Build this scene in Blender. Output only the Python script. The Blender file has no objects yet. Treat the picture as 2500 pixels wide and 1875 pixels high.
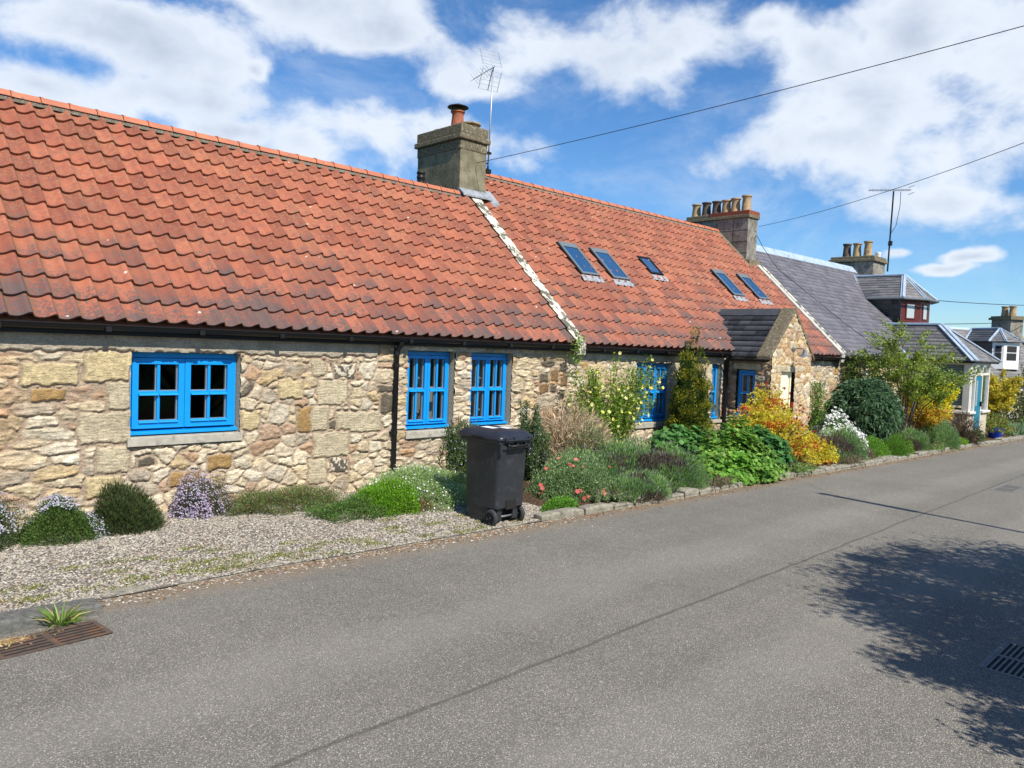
import bpy, math, random
import numpy as np
from mathutils import Matrix, Vector

rng = np.random.default_rng(7)
random.seed(7)
sc = bpy.context.scene
C = sc.collection

# ------------------------------------------------------------------ camera
F_PX, YAW, PITCH, ROLL = 1900.0, 0.7837, -0.04807, 0.0385
CAM = Vector((0, 0, 1.9))
f = Vector((math.cos(YAW)*math.cos(PITCH), math.sin(YAW)*math.cos(PITCH), math.sin(PITCH)))
r = Vector((math.sin(YAW), -math.cos(YAW), 0)); u = r.cross(f)
r2 = r*math.cos(ROLL)+u*math.sin(ROLL); u2 = -r*math.sin(ROLL)+u*math.cos(ROLL)
cd = bpy.data.cameras.new('camera'); cam = bpy.data.objects.new('camera', cd); C.objects.link(cam)
cd.sensor_width = 36; cd.lens = F_PX/2500*36; cd.clip_start = .05; cd.clip_end = 3000
cam.matrix_world = Matrix(((r2.x, u2.x, -f.x, CAM.x), (r2.y, u2.y, -f.y, CAM.y), (r2.z, u2.z, -f.z, CAM.z), (0, 0, 0, 1)))
sc.camera = cam

# ------------------------------------------------------------------ light, exposure
SUN_EL = math.radians(47)
sh = Vector((-.17, -1, 0)).normalized()
sdir = Vector((sh.x*math.cos(SUN_EL), sh.y*math.cos(SUN_EL), math.sin(SUN_EL)))
sl = bpy.data.lights.new('sun', 'SUN'); sl.energy = 5.0; sl.angle = math.radians(.5); sl.color = (1, .945, .85)
so = bpy.data.objects.new('sun', sl); C.objects.link(so); so.rotation_euler = sdir.to_track_quat('Z', 'Y').to_euler()
so.location = (0, -20, 30)
sc.view_settings.view_transform = 'Standard'; sc.view_settings.look = 'None'
sc.view_settings.exposure = 0.40; sc.view_settings.gamma = 1

# ------------------------------------------------------------------ node helpers
def nd(nt, typ, **kw):
    n = nt.nodes.new(typ)
    for k, v in kw.items():
        if k == 'inp':
            for kk, vv in v.items(): n.inputs[kk].default_value = vv
        else: setattr(n, k, v)
    return n
def lk(nt, a, b): nt.links.new(a, b)
def math_n(nt, op, a, b=None, c=None, clamp=False):
    n = nt.nodes.new('ShaderNodeMath'); n.operation = op; n.use_clamp = clamp
    for i, x in enumerate((a, b, c)):
        if x is None: continue
        if isinstance(x, (int, float)): n.inputs[i].default_value = x
        else: nt.links.new(x, n.inputs[i])
    return n.outputs[0]
def mixc(nt, fac, a, b, blend='MIX'):
    n = nt.nodes.new('ShaderNodeMix'); n.data_type = 'RGBA'; n.blend_type = blend
    for i, x in ((0, fac), (6, a), (7, b)):
        if isinstance(x, (int, float)): n.inputs[i].default_value = x
        elif isinstance(x, tuple): n.inputs[i].default_value = (*x[:3], 1)
        else: nt.links.new(x, n.inputs[i])
    return n.outputs[2]
def sstep(nt, x, a, b):
    n = nt.nodes.new('ShaderNodeMapRange'); n.interpolation_type = 'SMOOTHSTEP'
    nt.links.new(x, n.inputs[0]); n.inputs[1].default_value = a; n.inputs[2].default_value = b
    return n.outputs[0]
def noise(nt, vec, scale, detail=4, rough=.55, dist=0, out=0):
    n = nt.nodes.new('ShaderNodeTexNoise'); n.inputs['Scale'].default_value = scale
    n.inputs['Detail'].default_value = detail; n.inputs['Roughness'].default_value = rough; n.inputs['Distortion'].default_value = dist
    if vec is not None: nt.links.new(vec, n.inputs['Vector'])
    return n.outputs[out]
def scaled(nt, vec, s):
    n = nt.nodes.new('ShaderNodeVectorMath'); n.operation = 'MULTIPLY'; nt.links.new(vec, n.inputs[0]); n.inputs[1].default_value = s
    return n.outputs[0]
def vor(nt, vec, scale, feature='F1', out=0, rand=1):
    n = nt.nodes.new('ShaderNodeTexVoronoi'); n.feature = feature; n.inputs['Scale'].default_value = scale; n.inputs['Randomness'].default_value = rand
    nt.links.new(vec, n.inputs['Vector']); return n.outputs[out]

# ------------------------------------------------------------------ sky with clouds (world)
w = bpy.data.worlds.new('World'); sc.world = w; w.use_nodes = True
nt = w.node_tree; nt.nodes.clear()
sky = nd(nt, 'ShaderNodeTexSky', sky_type='NISHITA', sun_disc=False, sun_elevation=SUN_EL, sun_rotation=math.pi+.17)
sky.air_density = 1.0; sky.dust_density = .15; sky.ozone_density = 4.0
hs = nd(nt, 'ShaderNodeHueSaturation', inp={'Hue': .498, 'Saturation': 1.12, 'Value': 1.0}); lk(nt, sky.outputs[0], hs.inputs['Color'])
tc = nd(nt, 'ShaderNodeTexCoord'); D = tc.outputs['Generated']
sep = nd(nt, 'ShaderNodeSeparateXYZ'); lk(nt, D, sep.inputs[0])
az = math_n(nt, 'ARCTAN2', sep.outputs[1], sep.outputs[0]); el = math_n(nt, 'ARCSINE', sep.outputs[2])
nz = nd(nt, 'ShaderNodeMapping'); nz.inputs['Scale'].default_value = (1, 1, 1.45); nz.inputs['Rotation'].default_value = (0, 0, .3)
lk(nt, D, nz.inputs['Vector'])
warp = noise(nt, nz.outputs[0], 3.2, 5, .55, 0, 1)
wsep = nd(nt, 'ShaderNodeSeparateXYZ'); lk(nt, warp, wsep.inputs[0])
azw = math_n(nt, 'ADD', az, math_n(nt, 'MULTIPLY', math_n(nt, 'SUBTRACT', wsep.outputs[0], .5), .22))
elw = math_n(nt, 'ADD', el, math_n(nt, 'MULTIPLY', math_n(nt, 'SUBTRACT', wsep.outputs[1], .5), .085))
cb = nd(nt, 'ShaderNodeCombineXYZ'); lk(nt, azw, cb.inputs[0]); lk(nt, elw, cb.inputs[1])
BL = [(1.305,.318,.157,.036),(1.237,.308,.114,.041),(1.343,.247,.107,.032),(1.221,.258,.116,.029),(1.146,.234,.074,.02),(.999,.386,.148,.042),(.942,.362,.075,.03),(.716,.348,.187,.045),(.629,.353,.144,.054),(.814,.318,.093,.024),(.961,.247,.139,.04),(.846,.249,.117,.035),(1.028,.225,.084,.032),(.444,.344,.075,.052),(.493,.376,.063,.024),(.318,.359,.105,.053),(.36,.275,.169,.05),(.433,.239,.136,.028),(.265,.228,.096,.052),(.261,.175,.096,.026),(.322,.119,.017,.008),(.265,.100,.030,.006),(.235,.112,.030,.008),(1.106,.309,.02,.014),(.2,.3,.12,.09),(1.5,.3,.12,.06)]
acc = None
for (a, e, ra, re) in BL:
    s_ = nd(nt, 'ShaderNodeVectorMath', operation='SUBTRACT'); lk(nt, cb.outputs[0], s_.inputs[0]); s_.inputs[1].default_value = (a, e, 0)
    m_ = nd(nt, 'ShaderNodeVectorMath', operation='MULTIPLY'); lk(nt, s_.outputs[0], m_.inputs[0]); m_.inputs[1].default_value = (1/ra, 1/re, 0)
    l_ = nd(nt, 'ShaderNodeVectorMath', operation='LENGTH'); lk(nt, m_.outputs[0], l_.inputs[0])
    v_ = math_n(nt, 'SUBTRACT', 1.33, l_.outputs['Value'])
    acc = v_ if acc is None else math_n(nt, 'SMOOTH_MAX', acc, v_, .35)
# clouds over the rest of the sky, away from the photographed quarter
far = noise(nt, nz.outputs[0], 1.6, 3, .5)
awayc = sstep(nt, math_n(nt, 'ABSOLUTE', math_n(nt, 'SUBTRACT', az, .78)), .95, 1.3)
highc = sstep(nt, el, .48, .6)
other = math_n(nt, 'MULTIPLY', math_n(nt, 'MAXIMUM', awayc, highc), math_n(nt, 'MULTIPLY', math_n(nt, 'SUBTRACT', far, .62), 7))
other = math_n(nt, 'MAXIMUM', other, -2)
acc = math_n(nt, 'MAXIMUM', acc, math_n(nt, 'ADD', other, math_n(nt, 'MULTIPLY', math_n(nt, 'SUBTRACT', math_n(nt, 'MAXIMUM', awayc, highc), 1), 4)))
fine = noise(nt, nz.outputs[0], 9, 8, .6, .3)
med = noise(nt, nz.outputs[0], 4.5, 6, .6, .2)
dens = math_n(nt, 'ADD', acc, math_n(nt, 'MULTIPLY', math_n(nt, 'SUBTRACT', fine, .5), 2.3))
dens = math_n(nt, 'ADD', dens, math_n(nt, 'MULTIPLY', math_n(nt, 'SUBTRACT', med, .5), 2.6))
mask = sstep(nt, dens, .05, .95)
core = sstep(nt, math_n(nt, 'ADD', dens, math_n(nt, 'MULTIPLY', math_n(nt, 'SUBTRACT', noise(nt, nz.outputs[0], 6.5, 5, .55), .5), 2.2)), .6, 2.3)
ccol = mixc(nt, core, (.67, .72, .79), (.43, .49, .59))
# thin veil
veil = math_n(nt, 'MULTIPLY', sstep(nt, noise(nt, nz.outputs[0], 5, 7, .65, .5), .48, .75), .30)
mask2 = math_n(nt, 'MAXIMUM', math_n(nt, 'MULTIPLY', mask, .93), veil)
skym = mixc(nt, 1.0, hs.outputs[0], (.074, .094, .112), 'MULTIPLY')
fin = mixc(nt, mask2, skym, ccol)
bg = nd(nt, 'ShaderNodeBackground'); lk(nt, fin, bg.inputs[0]); bg.inputs[1].default_value = 1.0
ow = nd(nt, 'ShaderNodeOutputWorld'); lk(nt, bg.outputs[0], ow.inputs[0])

# ------------------------------------------------------------------ materials
MATS = {}
def mat(name, col=(.5, .5, .5), rough=.7, metal=0, spec=.4, fn=None):
    if name in MATS: return MATS[name]
    m = bpy.data.materials.new(name); m.use_nodes = True; nt = m.node_tree
    b = nt.nodes['Principled BSDF']; b.inputs['Base Color'].default_value = (*col, 1); b.inputs['Roughness'].default_value = rough
    b.inputs['Metallic'].default_value = metal; b.inputs['Specular IOR Level'].default_value = spec
    if fn: fn(nt, b)
    MATS[name] = m; return m
def objc(nt): return nd(nt, 'ShaderNodeTexCoord').outputs['Object']
def bump(nt, b, h, strength=.5, dist=.01):
    n = nd(nt, 'ShaderNodeBump', inp={'Strength': strength, 'Distance': dist}); lk(nt, h, n.inputs['Height']); lk(nt, n.outputs[0], b.inputs['Normal'])
def mottled(c1, c2, scale=8, rough=.8, spec=.3, bs=.3, bd=.004, c3=None, s3=3):
    def fn(nt, b):
        o = objc(nt); n1 = noise(nt, o, scale, 8, .65)
        c = mixc(nt, sstep(nt, n1, .35, .65), c1, c2)
        if c3: c = mixc(nt, math_n(nt, 'MULTIPLY', sstep(nt, noise(nt, o, s3, 7, .7), .52, .66), .9), c, c3)
        lk(nt, c, b.inputs['Base Color']); bump(nt, b, noise(nt, o, scale*6, 6, .7), bs, bd)
    return fn

def f_tile(nt, b):
    o = objc(nt); at = nd(nt, 'ShaderNodeAttribute', attribute_name='Col'); s = nd(nt, 'ShaderNodeSeparateXYZ'); lk(nt, at.outputs['Vector'], s.inputs[0])
    R, G, B = s.outputs
    n1 = noise(nt, o, 9, 6, .6); n2 = noise(nt, o, 34, 7, .72); n3 = noise(nt, o, 1.6, 4, .6)
    c = mixc(nt, R, (.225, .066, .038), (.385, .122, .066))
    c = mixc(nt, math_n(nt, 'MULTIPLY', sstep(nt, n1, .42, .7), .55), c, (.165, .066, .055))
    c = mixc(nt, math_n(nt, 'MULTIPLY', sstep(nt, math_n(nt, 'ADD', n2, math_n(nt, 'MULTIPLY', n3, .25)), .6, .8), .55), c, (.36, .24, .12))
    st = math_n(nt, 'ADD', math_n(nt, 'MULTIPLY', B, .26), math_n(nt, 'MULTIPLY', math_n(nt, 'POWER', G, 2.0), .42))
    st = math_n(nt, 'ADD', st, math_n(nt, 'MULTIPLY', math_n(nt, 'SUBTRACT', n2, .5), 1.5))
    st = math_n(nt, 'ADD', st, math_n(nt, 'MULTIPLY', math_n(nt, 'SUBTRACT', n3, .5), .9))
    st = math_n(nt, 'ADD', st, math_n(nt, 'MULTIPLY', R, -.12))
    c = mixc(nt, math_n(nt, 'MULTIPLY', sstep(nt, st, .36, .62), .85), c, (.085, .07, .068))
    al4 = at.outputs['Alpha']; val = math_n(nt, 'MAXIMUM', math_n(nt, 'SUBTRACT', 1, sstep(nt, al4, .02, .30)), sstep(nt, al4, .965, 1.0))
    c = mixc(nt, math_n(nt, 'MULTIPLY', math_n(nt, 'MULTIPLY', val, .62), sstep(nt, n2, .36, .56)), c, (.21, .135, .07))
    v = vor(nt, o, 3.2); wht = math_n(nt, 'MULTIPLY', math_n(nt, 'LESS_THAN', v, .055), sstep(nt, n2, .44, .5))
    c = mixc(nt, math_n(nt, 'MULTIPLY', wht, .8), c, (.6, .57, .5))
    lk(nt, c, b.inputs['Base Color']); bump(nt, b, n2, .25, .004)
M_tile = mat('clay_pantile', rough=.62, spec=.35, fn=f_tile)
def f_slate(c1, c2, c3):
    def fn(nt, b):
        o = objc(nt); at = nd(nt, 'ShaderNodeAttribute', attribute_name='Col'); s = nd(nt, 'ShaderNodeSeparateXYZ'); lk(nt, at.outputs['Vector'], s.inputs[0])
        c = mixc(nt, s.outputs[0], c1, c2)
        c = mixc(nt, math_n(nt, 'MULTIPLY', sstep(nt, noise(nt, o, 5, 8, .7), .5, .68), .55), c, c3)
        lk(nt, c, b.inputs['Base Color']); bump(nt, b, noise(nt, o, 25, 5, .6), .3, .004)
    return fn
M_slate = mat('blue_grey_slate', rough=.55, spec=.4, fn=f_slate((.10, .095, .11), (.165, .155, .175), (.22, .205, .20)))
M_slate_b = mat('brown_grey_slate', rough=.6, spec=.35, fn=f_slate((.125, .12, .12), (.215, .205, .20), (.15, .15, .16)))
M_slate_dk = mat('black_slate', rough=.5, spec=.4, fn=f_slate((.020, .022, .026), (.10, .104, .112), (.12, .12, .125)))
def f_stone(nt, b):
    o = objc(nt); at = nd(nt, 'ShaderNodeAttribute', attribute_name='Col')
    n1 = noise(nt, o, 60, 7, .7); n2 = noise(nt, o, 14, 5, .6)
    c = mixc(nt, 1.0, at.outputs['Color'], mixc(nt, sstep(nt, n1, .3, .7), (.74, .70, .64), (1.24, 1.21, 1.14)), 'MULTIPLY')
    c = mixc(nt, math_n(nt, 'MULTIPLY', sstep(nt, n2, .56, .74), .35), c, (.23, .19, .14))
    lk(nt, c, b.inputs['Base Color'])
    st = noise(nt, scaled(nt, o, (1, 1, 3.2)), 20, 7, .72, .4)
    bump(nt, b, math_n(nt, 'ADD', math_n(nt, 'MULTIPLY', n1, .5), math_n(nt, 'MULTIPLY', st, 1.4)), .9, .016)
M_stone = mat('sandstone_rubble', rough=.9, spec=.15, fn=f_stone)
M_dressed = mat('dressed_sandstone', rough=.9, spec=.15, fn=mottled((.46, .40, .29), (.56, .50, .38), 10, c3=(.36, .33, .27)))
M_conc = mat('weathered_concrete', rough=.9, spec=.2, fn=mottled((.34, .32, .26), (.44, .41, .34), 14, c3=(.22, .21, .17), s3=9))
M_harl = mat('grey_harled_lintel', rough=.95, spec=.1, fn=mottled((.33, .30, .25), (.42, .385, .33), 20, c3=(.2, .18, .15), s3=16, bs=.8, bd=.01))
M_moss = mat('mossy_concrete', rough=.95, spec=.1, fn=mottled((.125, .105, .07), (.24, .205, .13), 30, c3=(.42, .38, .29), s3=22, bs=.9, bd=.02))
M_chim = mat('chimney_render', rough=.95, spec=.1, fn=mottled((.145, .13, .085), (.255, .225, .15), 3.5, c3=(.095, .085, .06), s3=5, bs=.7, bd=.01))
M_chim2 = mat('grey_chimney_stone', rough=.95, spec=.1, fn=mottled((.17, .155, .13), (.29, .265, .225), 4, c3=(.085, .08, .065), s3=6, bs=.6, bd=.01))
def f_lich(nt, b):
    o = objc(nt); m = sstep(nt, math_n(nt, 'ADD', noise(nt, o, 5.5, 8, .68), math_n(nt, 'MULTIPLY', noise(nt, o, 28, 5, .6), .12)), .52, .58)
    lk(nt, mixc(nt, m, (.13, .12, .095), mixc(nt, noise(nt, o, 30, 4), (.50, .46, .36), (.72, .69, .58))), b.inputs['Base Color']); bump(nt, b, noise(nt, o, 60, 6, .7), .8, .01)
M_lich = mat('white_lichen_coping', rough=.95, spec=.1, fn=f_lich)
M_skim = mat('cement_skew', rough=.95, spec=.1, fn=mottled((.40, .385, .34), (.52, .50, .44), 6, c3=(.27, .26, .22), s3=10))
M_cream = mat('cream_paint', (.78, .72, .52), .6)
M_mortar = mat('ridge_mortar', rough=.95, spec=.1, fn=mottled((.14, .12, .09), (.30, .26, .19), 60, c3=(.48, .45, .38), s3=50, bs=1, bd=.02))
M_ridge = mat('ridge_tile_clay', rough=.65, spec=.3, fn=mottled((.40, .135, .075), (.50, .175, .09), 6, c3=(.23, .12, .09), s3=12))
M_clay = mat('terracotta_pot', rough=.75, spec=.3, fn=mottled((.40, .13, .06), (.32, .10, .055), 7, c3=(.13, .09, .07), s3=9))
M_buff = mat('buff_clay_pot', rough=.7, spec=.3, fn=mottled((.47, .32, .16), (.38, .27, .15), 7, c3=(.15, .11, .08), s3=6))
M_sooty = mat('sooty_clay_pot', rough=.8, spec=.3, fn=mottled((.14, .10, .075), (.07, .055, .05), 6))
M_brick = mat('red_brick', rough=.9, spec=.1, fn=mottled((.34, .10, .055), (.25, .08, .05), 22, c3=(.13, .07, .05), s3=15))
M_lead = mat('lead_flashing', rough=.5, spec=.45, fn=mottled((.30, .38, .47), (.40, .48, .57), 7, c3=(.23, .28, .34), s3=4))
M_leadd = mat('dull_lead', rough=.6, spec=.4, fn=mottled((.22, .235, .25), (.33, .345, .36), 9))
M_blue = mat('bright_blue_paint', rough=.42, spec=.4, fn=mottled((.003, .245, .64), (.003, .265, .69), 5, bs=.08, bd=.001))
M_blackpl = mat('black_plastic', (.010, .010, .011), .5, spec=.3)
M_castg = mat('grey_lamp_enamel', (.13, .155, .17), .5, spec=.4)
M_bin = mat('charcoal_bin_plastic', rough=.42, spec=.45, fn=mottled((.020, .022, .026), (.026, .028, .033), 4, c3=(.042, .045, .05), s3=12, bs=.12, bd=.002))
M_binl = mat('bin_lid_plastic', rough=.36, spec=.5, fn=mottled((.018, .020, .027), (.024, .027, .035), 4, bs=.1, bd=.002))
M_rub = mat('tyre_rubber', (.03, .03, .032), .7)
M_hub = mat('wheel_hub_plastic', (.012, .012, .013), .4)
M_steel = mat('galvanised_steel', (.42, .43, .44), .4, metal=.8)
M_alu = mat('dull_aluminium', (.45, .47, .5), .45, metal=.6)
M_white = mat('white_paint', (.78, .78, .76), .5)
M_offw = mat('off_white_frame', rough=.55, fn=mottled((.60, .57, .50), (.68, .65, .58), 6, bs=.1, bd=.001))
M_teal = mat('teal_door_paint', (.005, .16, .25), .45)
M_oxblood = mat('dark_red_paint', (.11, .018, .014), .45)
M_panerefl = mat('pane_reflection_grey', (.55, .54, .50), .9)  # pale reflection tone for the panels behind the tall windows' panes
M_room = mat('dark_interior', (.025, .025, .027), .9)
M_roomg = mat('grey_interior', (.16, .165, .16), .9)
M_bluepot = mat('blue_glazed_pot', (.012, .05, .42), .3, spec=.5)
M_wood = mat('grey_pole_timber', rough=.85, fn=mottled((.16, .13, .10), (.22, .19, .15), 12))
M_bark = mat('brown_bark', rough=.9, fn=mottled((.10, .075, .05), (.17, .13, .09), 20))
M_iron = mat('rusty_cast_iron', rough=.8, spec=.3, fn=mottled((.075, .055, .045), (.12, .08, .055), 14, c3=(.19, .085, .04), s3=6, bs=.6))
M_ironb = mat('grey_cast_iron', rough=.75, spec=.3, fn=mottled((.15, .145, .135), (.21, .2, .185), 14))
M_slot = mat('dark_slot', (.012, .011, .010), .9)
def f_glass(tint, fac):
    def fn(nt, b):
        out = nt.nodes['Material Output']; nt.nodes.remove(b)
        t = nd(nt, 'ShaderNodeBsdfTransparent', inp={'Color': (*tint, 1)}); g = nd(nt, 'ShaderNodeBsdfGlossy', inp={'Roughness': .02, 'Color': (.9, .95, 1, 1)})
        fr = nd(nt, 'ShaderNodeFresnel', inp={'IOR': 1.45}); m = nd(nt, 'ShaderNodeMixShader')
        lk(nt, math_n(nt, 'MULTIPLY', fr.outputs[0], fac, clamp=True), m.inputs[0]); lk(nt, t.outputs[0], m.inputs[1]); lk(nt, g.outputs[0], m.inputs[2]); lk(nt, m.outputs[0], out.inputs[0])
    return fn
M_glass = mat('window_glass', fn=f_glass((.75, .8, .8), .7))
M_glassb = mat('skylight_glass', rough=.06, spec=.8, col=(.02, .07, .16))
M_blind = mat('pale_blind', rough=.7, fn=lambda nt, b: lk(nt, mixc(nt, sstep(nt, math_n(nt, 'SINE', math_n(nt, 'MULTIPLY', (lambda s: s.outputs[2])((lambda s: (lk(nt, objc(nt), s.inputs[0]), s)[1])(nd(nt, 'ShaderNodeSeparateXYZ'))), 150)), -.3, .3), (.14, .18, .18), (.36, .42, .42)), b.inputs['Base Color']))
def f_road(nt, b):
    o = objc(nt); s = nd(nt, 'ShaderNodeSeparateXYZ'); lk(nt, o, s.inputs[0])
    v = nd(nt, 'ShaderNodeTexVoronoi', inp={'Scale': 130}); lk(nt, o, v.inputs['Vector'])
    vs = nd(nt, 'ShaderNodeSeparateXYZ'); lk(nt, v.outputs['Color'], vs.inputs[0])
    agg = mixc(nt, sstep(nt, vs.outputs[0], .2, .95), (.16, .149, .127), (.335, .308, .256))
    agg = mixc(nt, sstep(nt, v.outputs['Distance'], .35, .62), agg, (.125, .116, .100))
    spk = math_n(nt, 'MULTIPLY', math_n(nt, 'GREATER_THAN', vs.outputs[1], .962), math_n(nt, 'LESS_THAN', v.outputs['Distance'], .42))
    agg = mixc(nt, spk, agg, (.58, .54, .45))
    big = noise(nt, o, .7, 5, .6); bl = noise(nt, scaled(nt, o, (.25, 1.3, 1)), 1.5, 4, .6); med = noise(nt, o, 7, 6, .7)
    k = math_n(nt, 'ADD', math_n(nt, 'ADD', .50, math_n(nt, 'MULTIPLY', big, .42)), math_n(nt, 'ADD', math_n(nt, 'MULTIPLY', bl, .30), math_n(nt, 'MULTIPLY', med, .32)))
    kc = nd(nt, 'ShaderNodeCombineXYZ'); lk(nt, k, kc.inputs[0]); lk(nt, k, kc.inputs[1]); lk(nt, k, kc.inputs[2])
    c = mixc(nt, 1.0, agg, kc.outputs[0], 'MULTIPLY')
    # laying joint along the carriageway, and the slightly darker strip on the near side of it
    wob = math_n(nt, 'MULTIPLY', math_n(nt, 'SUBTRACT', noise(nt, o, 1.2, 5, .6), .5), .07)
    line = math_n(nt, 'SUBTRACT', math_n(nt, 'ADD', s.outputs[1], wob), math_n(nt, 'ADD', 3.02, math_n(nt, 'MULTIPLY', s.outputs[0], .028)))
    al = math_n(nt, 'ABSOLUTE', line)
    brk = sstep(nt, noise(nt, o, 3.5, 4, .6), .25, .42)
    c = mixc(nt, math_n(nt, 'MULTIPLY', math_n(nt, 'MULTIPLY', math_n(nt, 'SUBTRACT', 1, sstep(nt, al, .004, .026)), .6), brk), c, (.06, .056, .05))
    # wheel-worn bands and old stains
    tr = math_n(nt, 'SINE', math_n(nt, 'ADD', math_n(nt, 'MULTIPLY', s.outputs[1], 3.4), .6))
    c = mixc(nt, math_n(nt, 'MULTIPLY', sstep(nt, math_n(nt, 'ADD', tr, math_n(nt, 'MULTIPLY', big, 1.2)), .7, 1.6), .16), c, (.34, .32, .28))
    c = mixc(nt, math_n(nt, 'MULTIPLY', sstep(nt, noise(nt, o, 1.1, 6, .72, 1.2), .60, .70), .28), c, (.10, .095, .085))
    # brown grit washed to the edge of the beds
    edge = sstep(nt, math_n(nt, 'ADD', s.outputs[1], math_n(nt, 'MULTIPLY', med, .5)), 5.65, 6.05)
    c = mixc(nt, math_n(nt, 'MULTIPLY', edge, .75), c, mixc(nt, vs.outputs[2], (.13, .09, .055), (.26, .19, .12)))
    lk(nt, c, b.inputs['Base Color'])
    bump(nt, b, math_n(nt, 'SUBTRACT', 1, v.outputs['Distance']), .55, .006)
M_road = mat('asphalt', rough=.85, spec=.25, fn=f_road)
M_soil = mat('brown_soil', rough=.95, spec=.1, fn=mottled((.05, .032, .02), (.12, .08, .05), 25, c3=(.2, .13, .08), s3=40, bs=1, bd=.02))
M_gravb = mat('gravel_bed', rough=.95, spec=.1, fn=mottled((.14, .115, .09), (.26, .22, .18), 60, bs=1, bd=.01))
M_grass = mat('field_grass', rough=.95, spec=.1, fn=mottled((.045, .07, .02), (.08, .11, .035), 3))
M_kerb = mat('kerb_stone', rough=.9, spec=.15, fn=mottled((.20, .185, .145), (.31, .285, .225), 12, c3=(.11, .105, .085), s3=9, bs=.8, bd=.01))
def f_peb(nt, b):
    at = nd(nt, 'ShaderNodeAttribute', attribute_name='Col'); lk(nt, at.outputs['Color'], b.inputs['Base Color'])
M_peb = mat('pebbles', rough=.75, spec=.3, fn=f_peb)
def f_leaf(tr):
    def fn(nt, b):
        at = nd(nt, 'ShaderNodeAttribute', attribute_name='Col'); lk(nt, at.outputs['Color'], b.inputs['Base Color'])
        out = nt.nodes['Material Output']; t = nd(nt, 'ShaderNodeBsdfTranslucent'); lk(nt, at.outputs['Color'], t.inputs[0])
        m = nd(nt, 'ShaderNodeMixShader', inp={0: tr}); lk(nt, b.outputs[0], m.inputs[1]); lk(nt, t.outputs[0], m.inputs[2]); lk(nt, m.outputs[0], out.inputs[0])
    return fn
M_leaf = mat('leaf', rough=.5, spec=.3, fn=f_leaf(.42))
M_petal = mat('petal', rough=.7, spec=.2, fn=f_leaf(.35))
M_twig = mat('dry_twig', rough=.9, spec=.1, fn=f_leaf(.05))

# ------------------------------------------------------------------ object helpers
def tag(o, label=None, cat=None, group=None, kind=None):
    if label: o['label'] = label
    if cat: o['category'] = cat
    if group: o['group'] = group
    if kind: o['kind'] = kind
    return o
GRP = {'flowering_cushion': 'flowering cushions along the near wall', 'green_mound': 'low green mounds along the bed', 'creeping_mat': 'creeping mats by the gravel', 'dry_clump': 'dry brown clumps', 'leafy_geranium': 'fresh green leafy masses', 'lupin_foliage': 'fingered lupin leaves', 'spurge_mound': 'bright feathery mounds', 'golden_shrub': 'golden yellow shrubs', 'drain_grate': 'drain grates in the road', 'tv_aerial': 'television aerials'}
def empty(name, loc, rz=0, **kw):
    if not kw.get('group') and name in GRP: kw['group'] = GRP[name]
    o = bpy.data.objects.new(name, None); C.objects.link(o); o.location = loc; o.rotation_euler = (0, 0, rz); o.empty_display_size = .3
    return tag(o, **kw)
def fastmesh(name, V, Fq, mats, parent=None, col=None, smooth=False, midx=None, loc=None):
    """V (n,3) array, Fq either (m,k) array or list of tuples"""
    me = bpy.data.meshes.new(name); V = np.asarray(V, dtype=np.float32)
    if isinstance(Fq, np.ndarray):
        m, k = Fq.shape; me.vertices.add(len(V)); me.vertices.foreach_set('co', V.ravel())
        me.loops.add(m*k); me.loops.foreach_set('vertex_index', Fq.astype(np.int32).ravel())
        me.polygons.add(m); me.polygons.foreach_set('loop_start', np.arange(0, m*k, k, dtype=np.int32)); me.polygons.foreach_set('loop_total', np.full(m, k, dtype=np.int32))
        if smooth: me.polygons.foreach_set('use_smooth', np.ones(m, dtype=bool))
        me.update(calc_edges=True); me.validate()
    else:
        me.from_pydata(V.tolist(), [], Fq)
        if smooth: me.polygons.foreach_set('use_smooth', np.ones(len(me.polygons), dtype=bool))
        me.update()
    if col is not None:
        col = np.asarray(col); ca = me.color_attributes.new('Col', 'FLOAT_COLOR', 'POINT'); c4 = np.ones((len(V), 4), dtype=np.float32); c4[:, :col.shape[1]] = col; ca.data.foreach_set('color', c4.ravel())
    for m_ in (mats if isinstance(mats, (list, tuple)) else [mats]): me.materials.append(m_)
    if midx is not None: me.polygons.foreach_set('material_index', np.asarray(midx, dtype=np.int32))
    o = bpy.data.objects.new(name, me); C.objects.link(o)
    if loc is not None: o.location = loc
    if parent is not None: o.parent = parent
    return o
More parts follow.
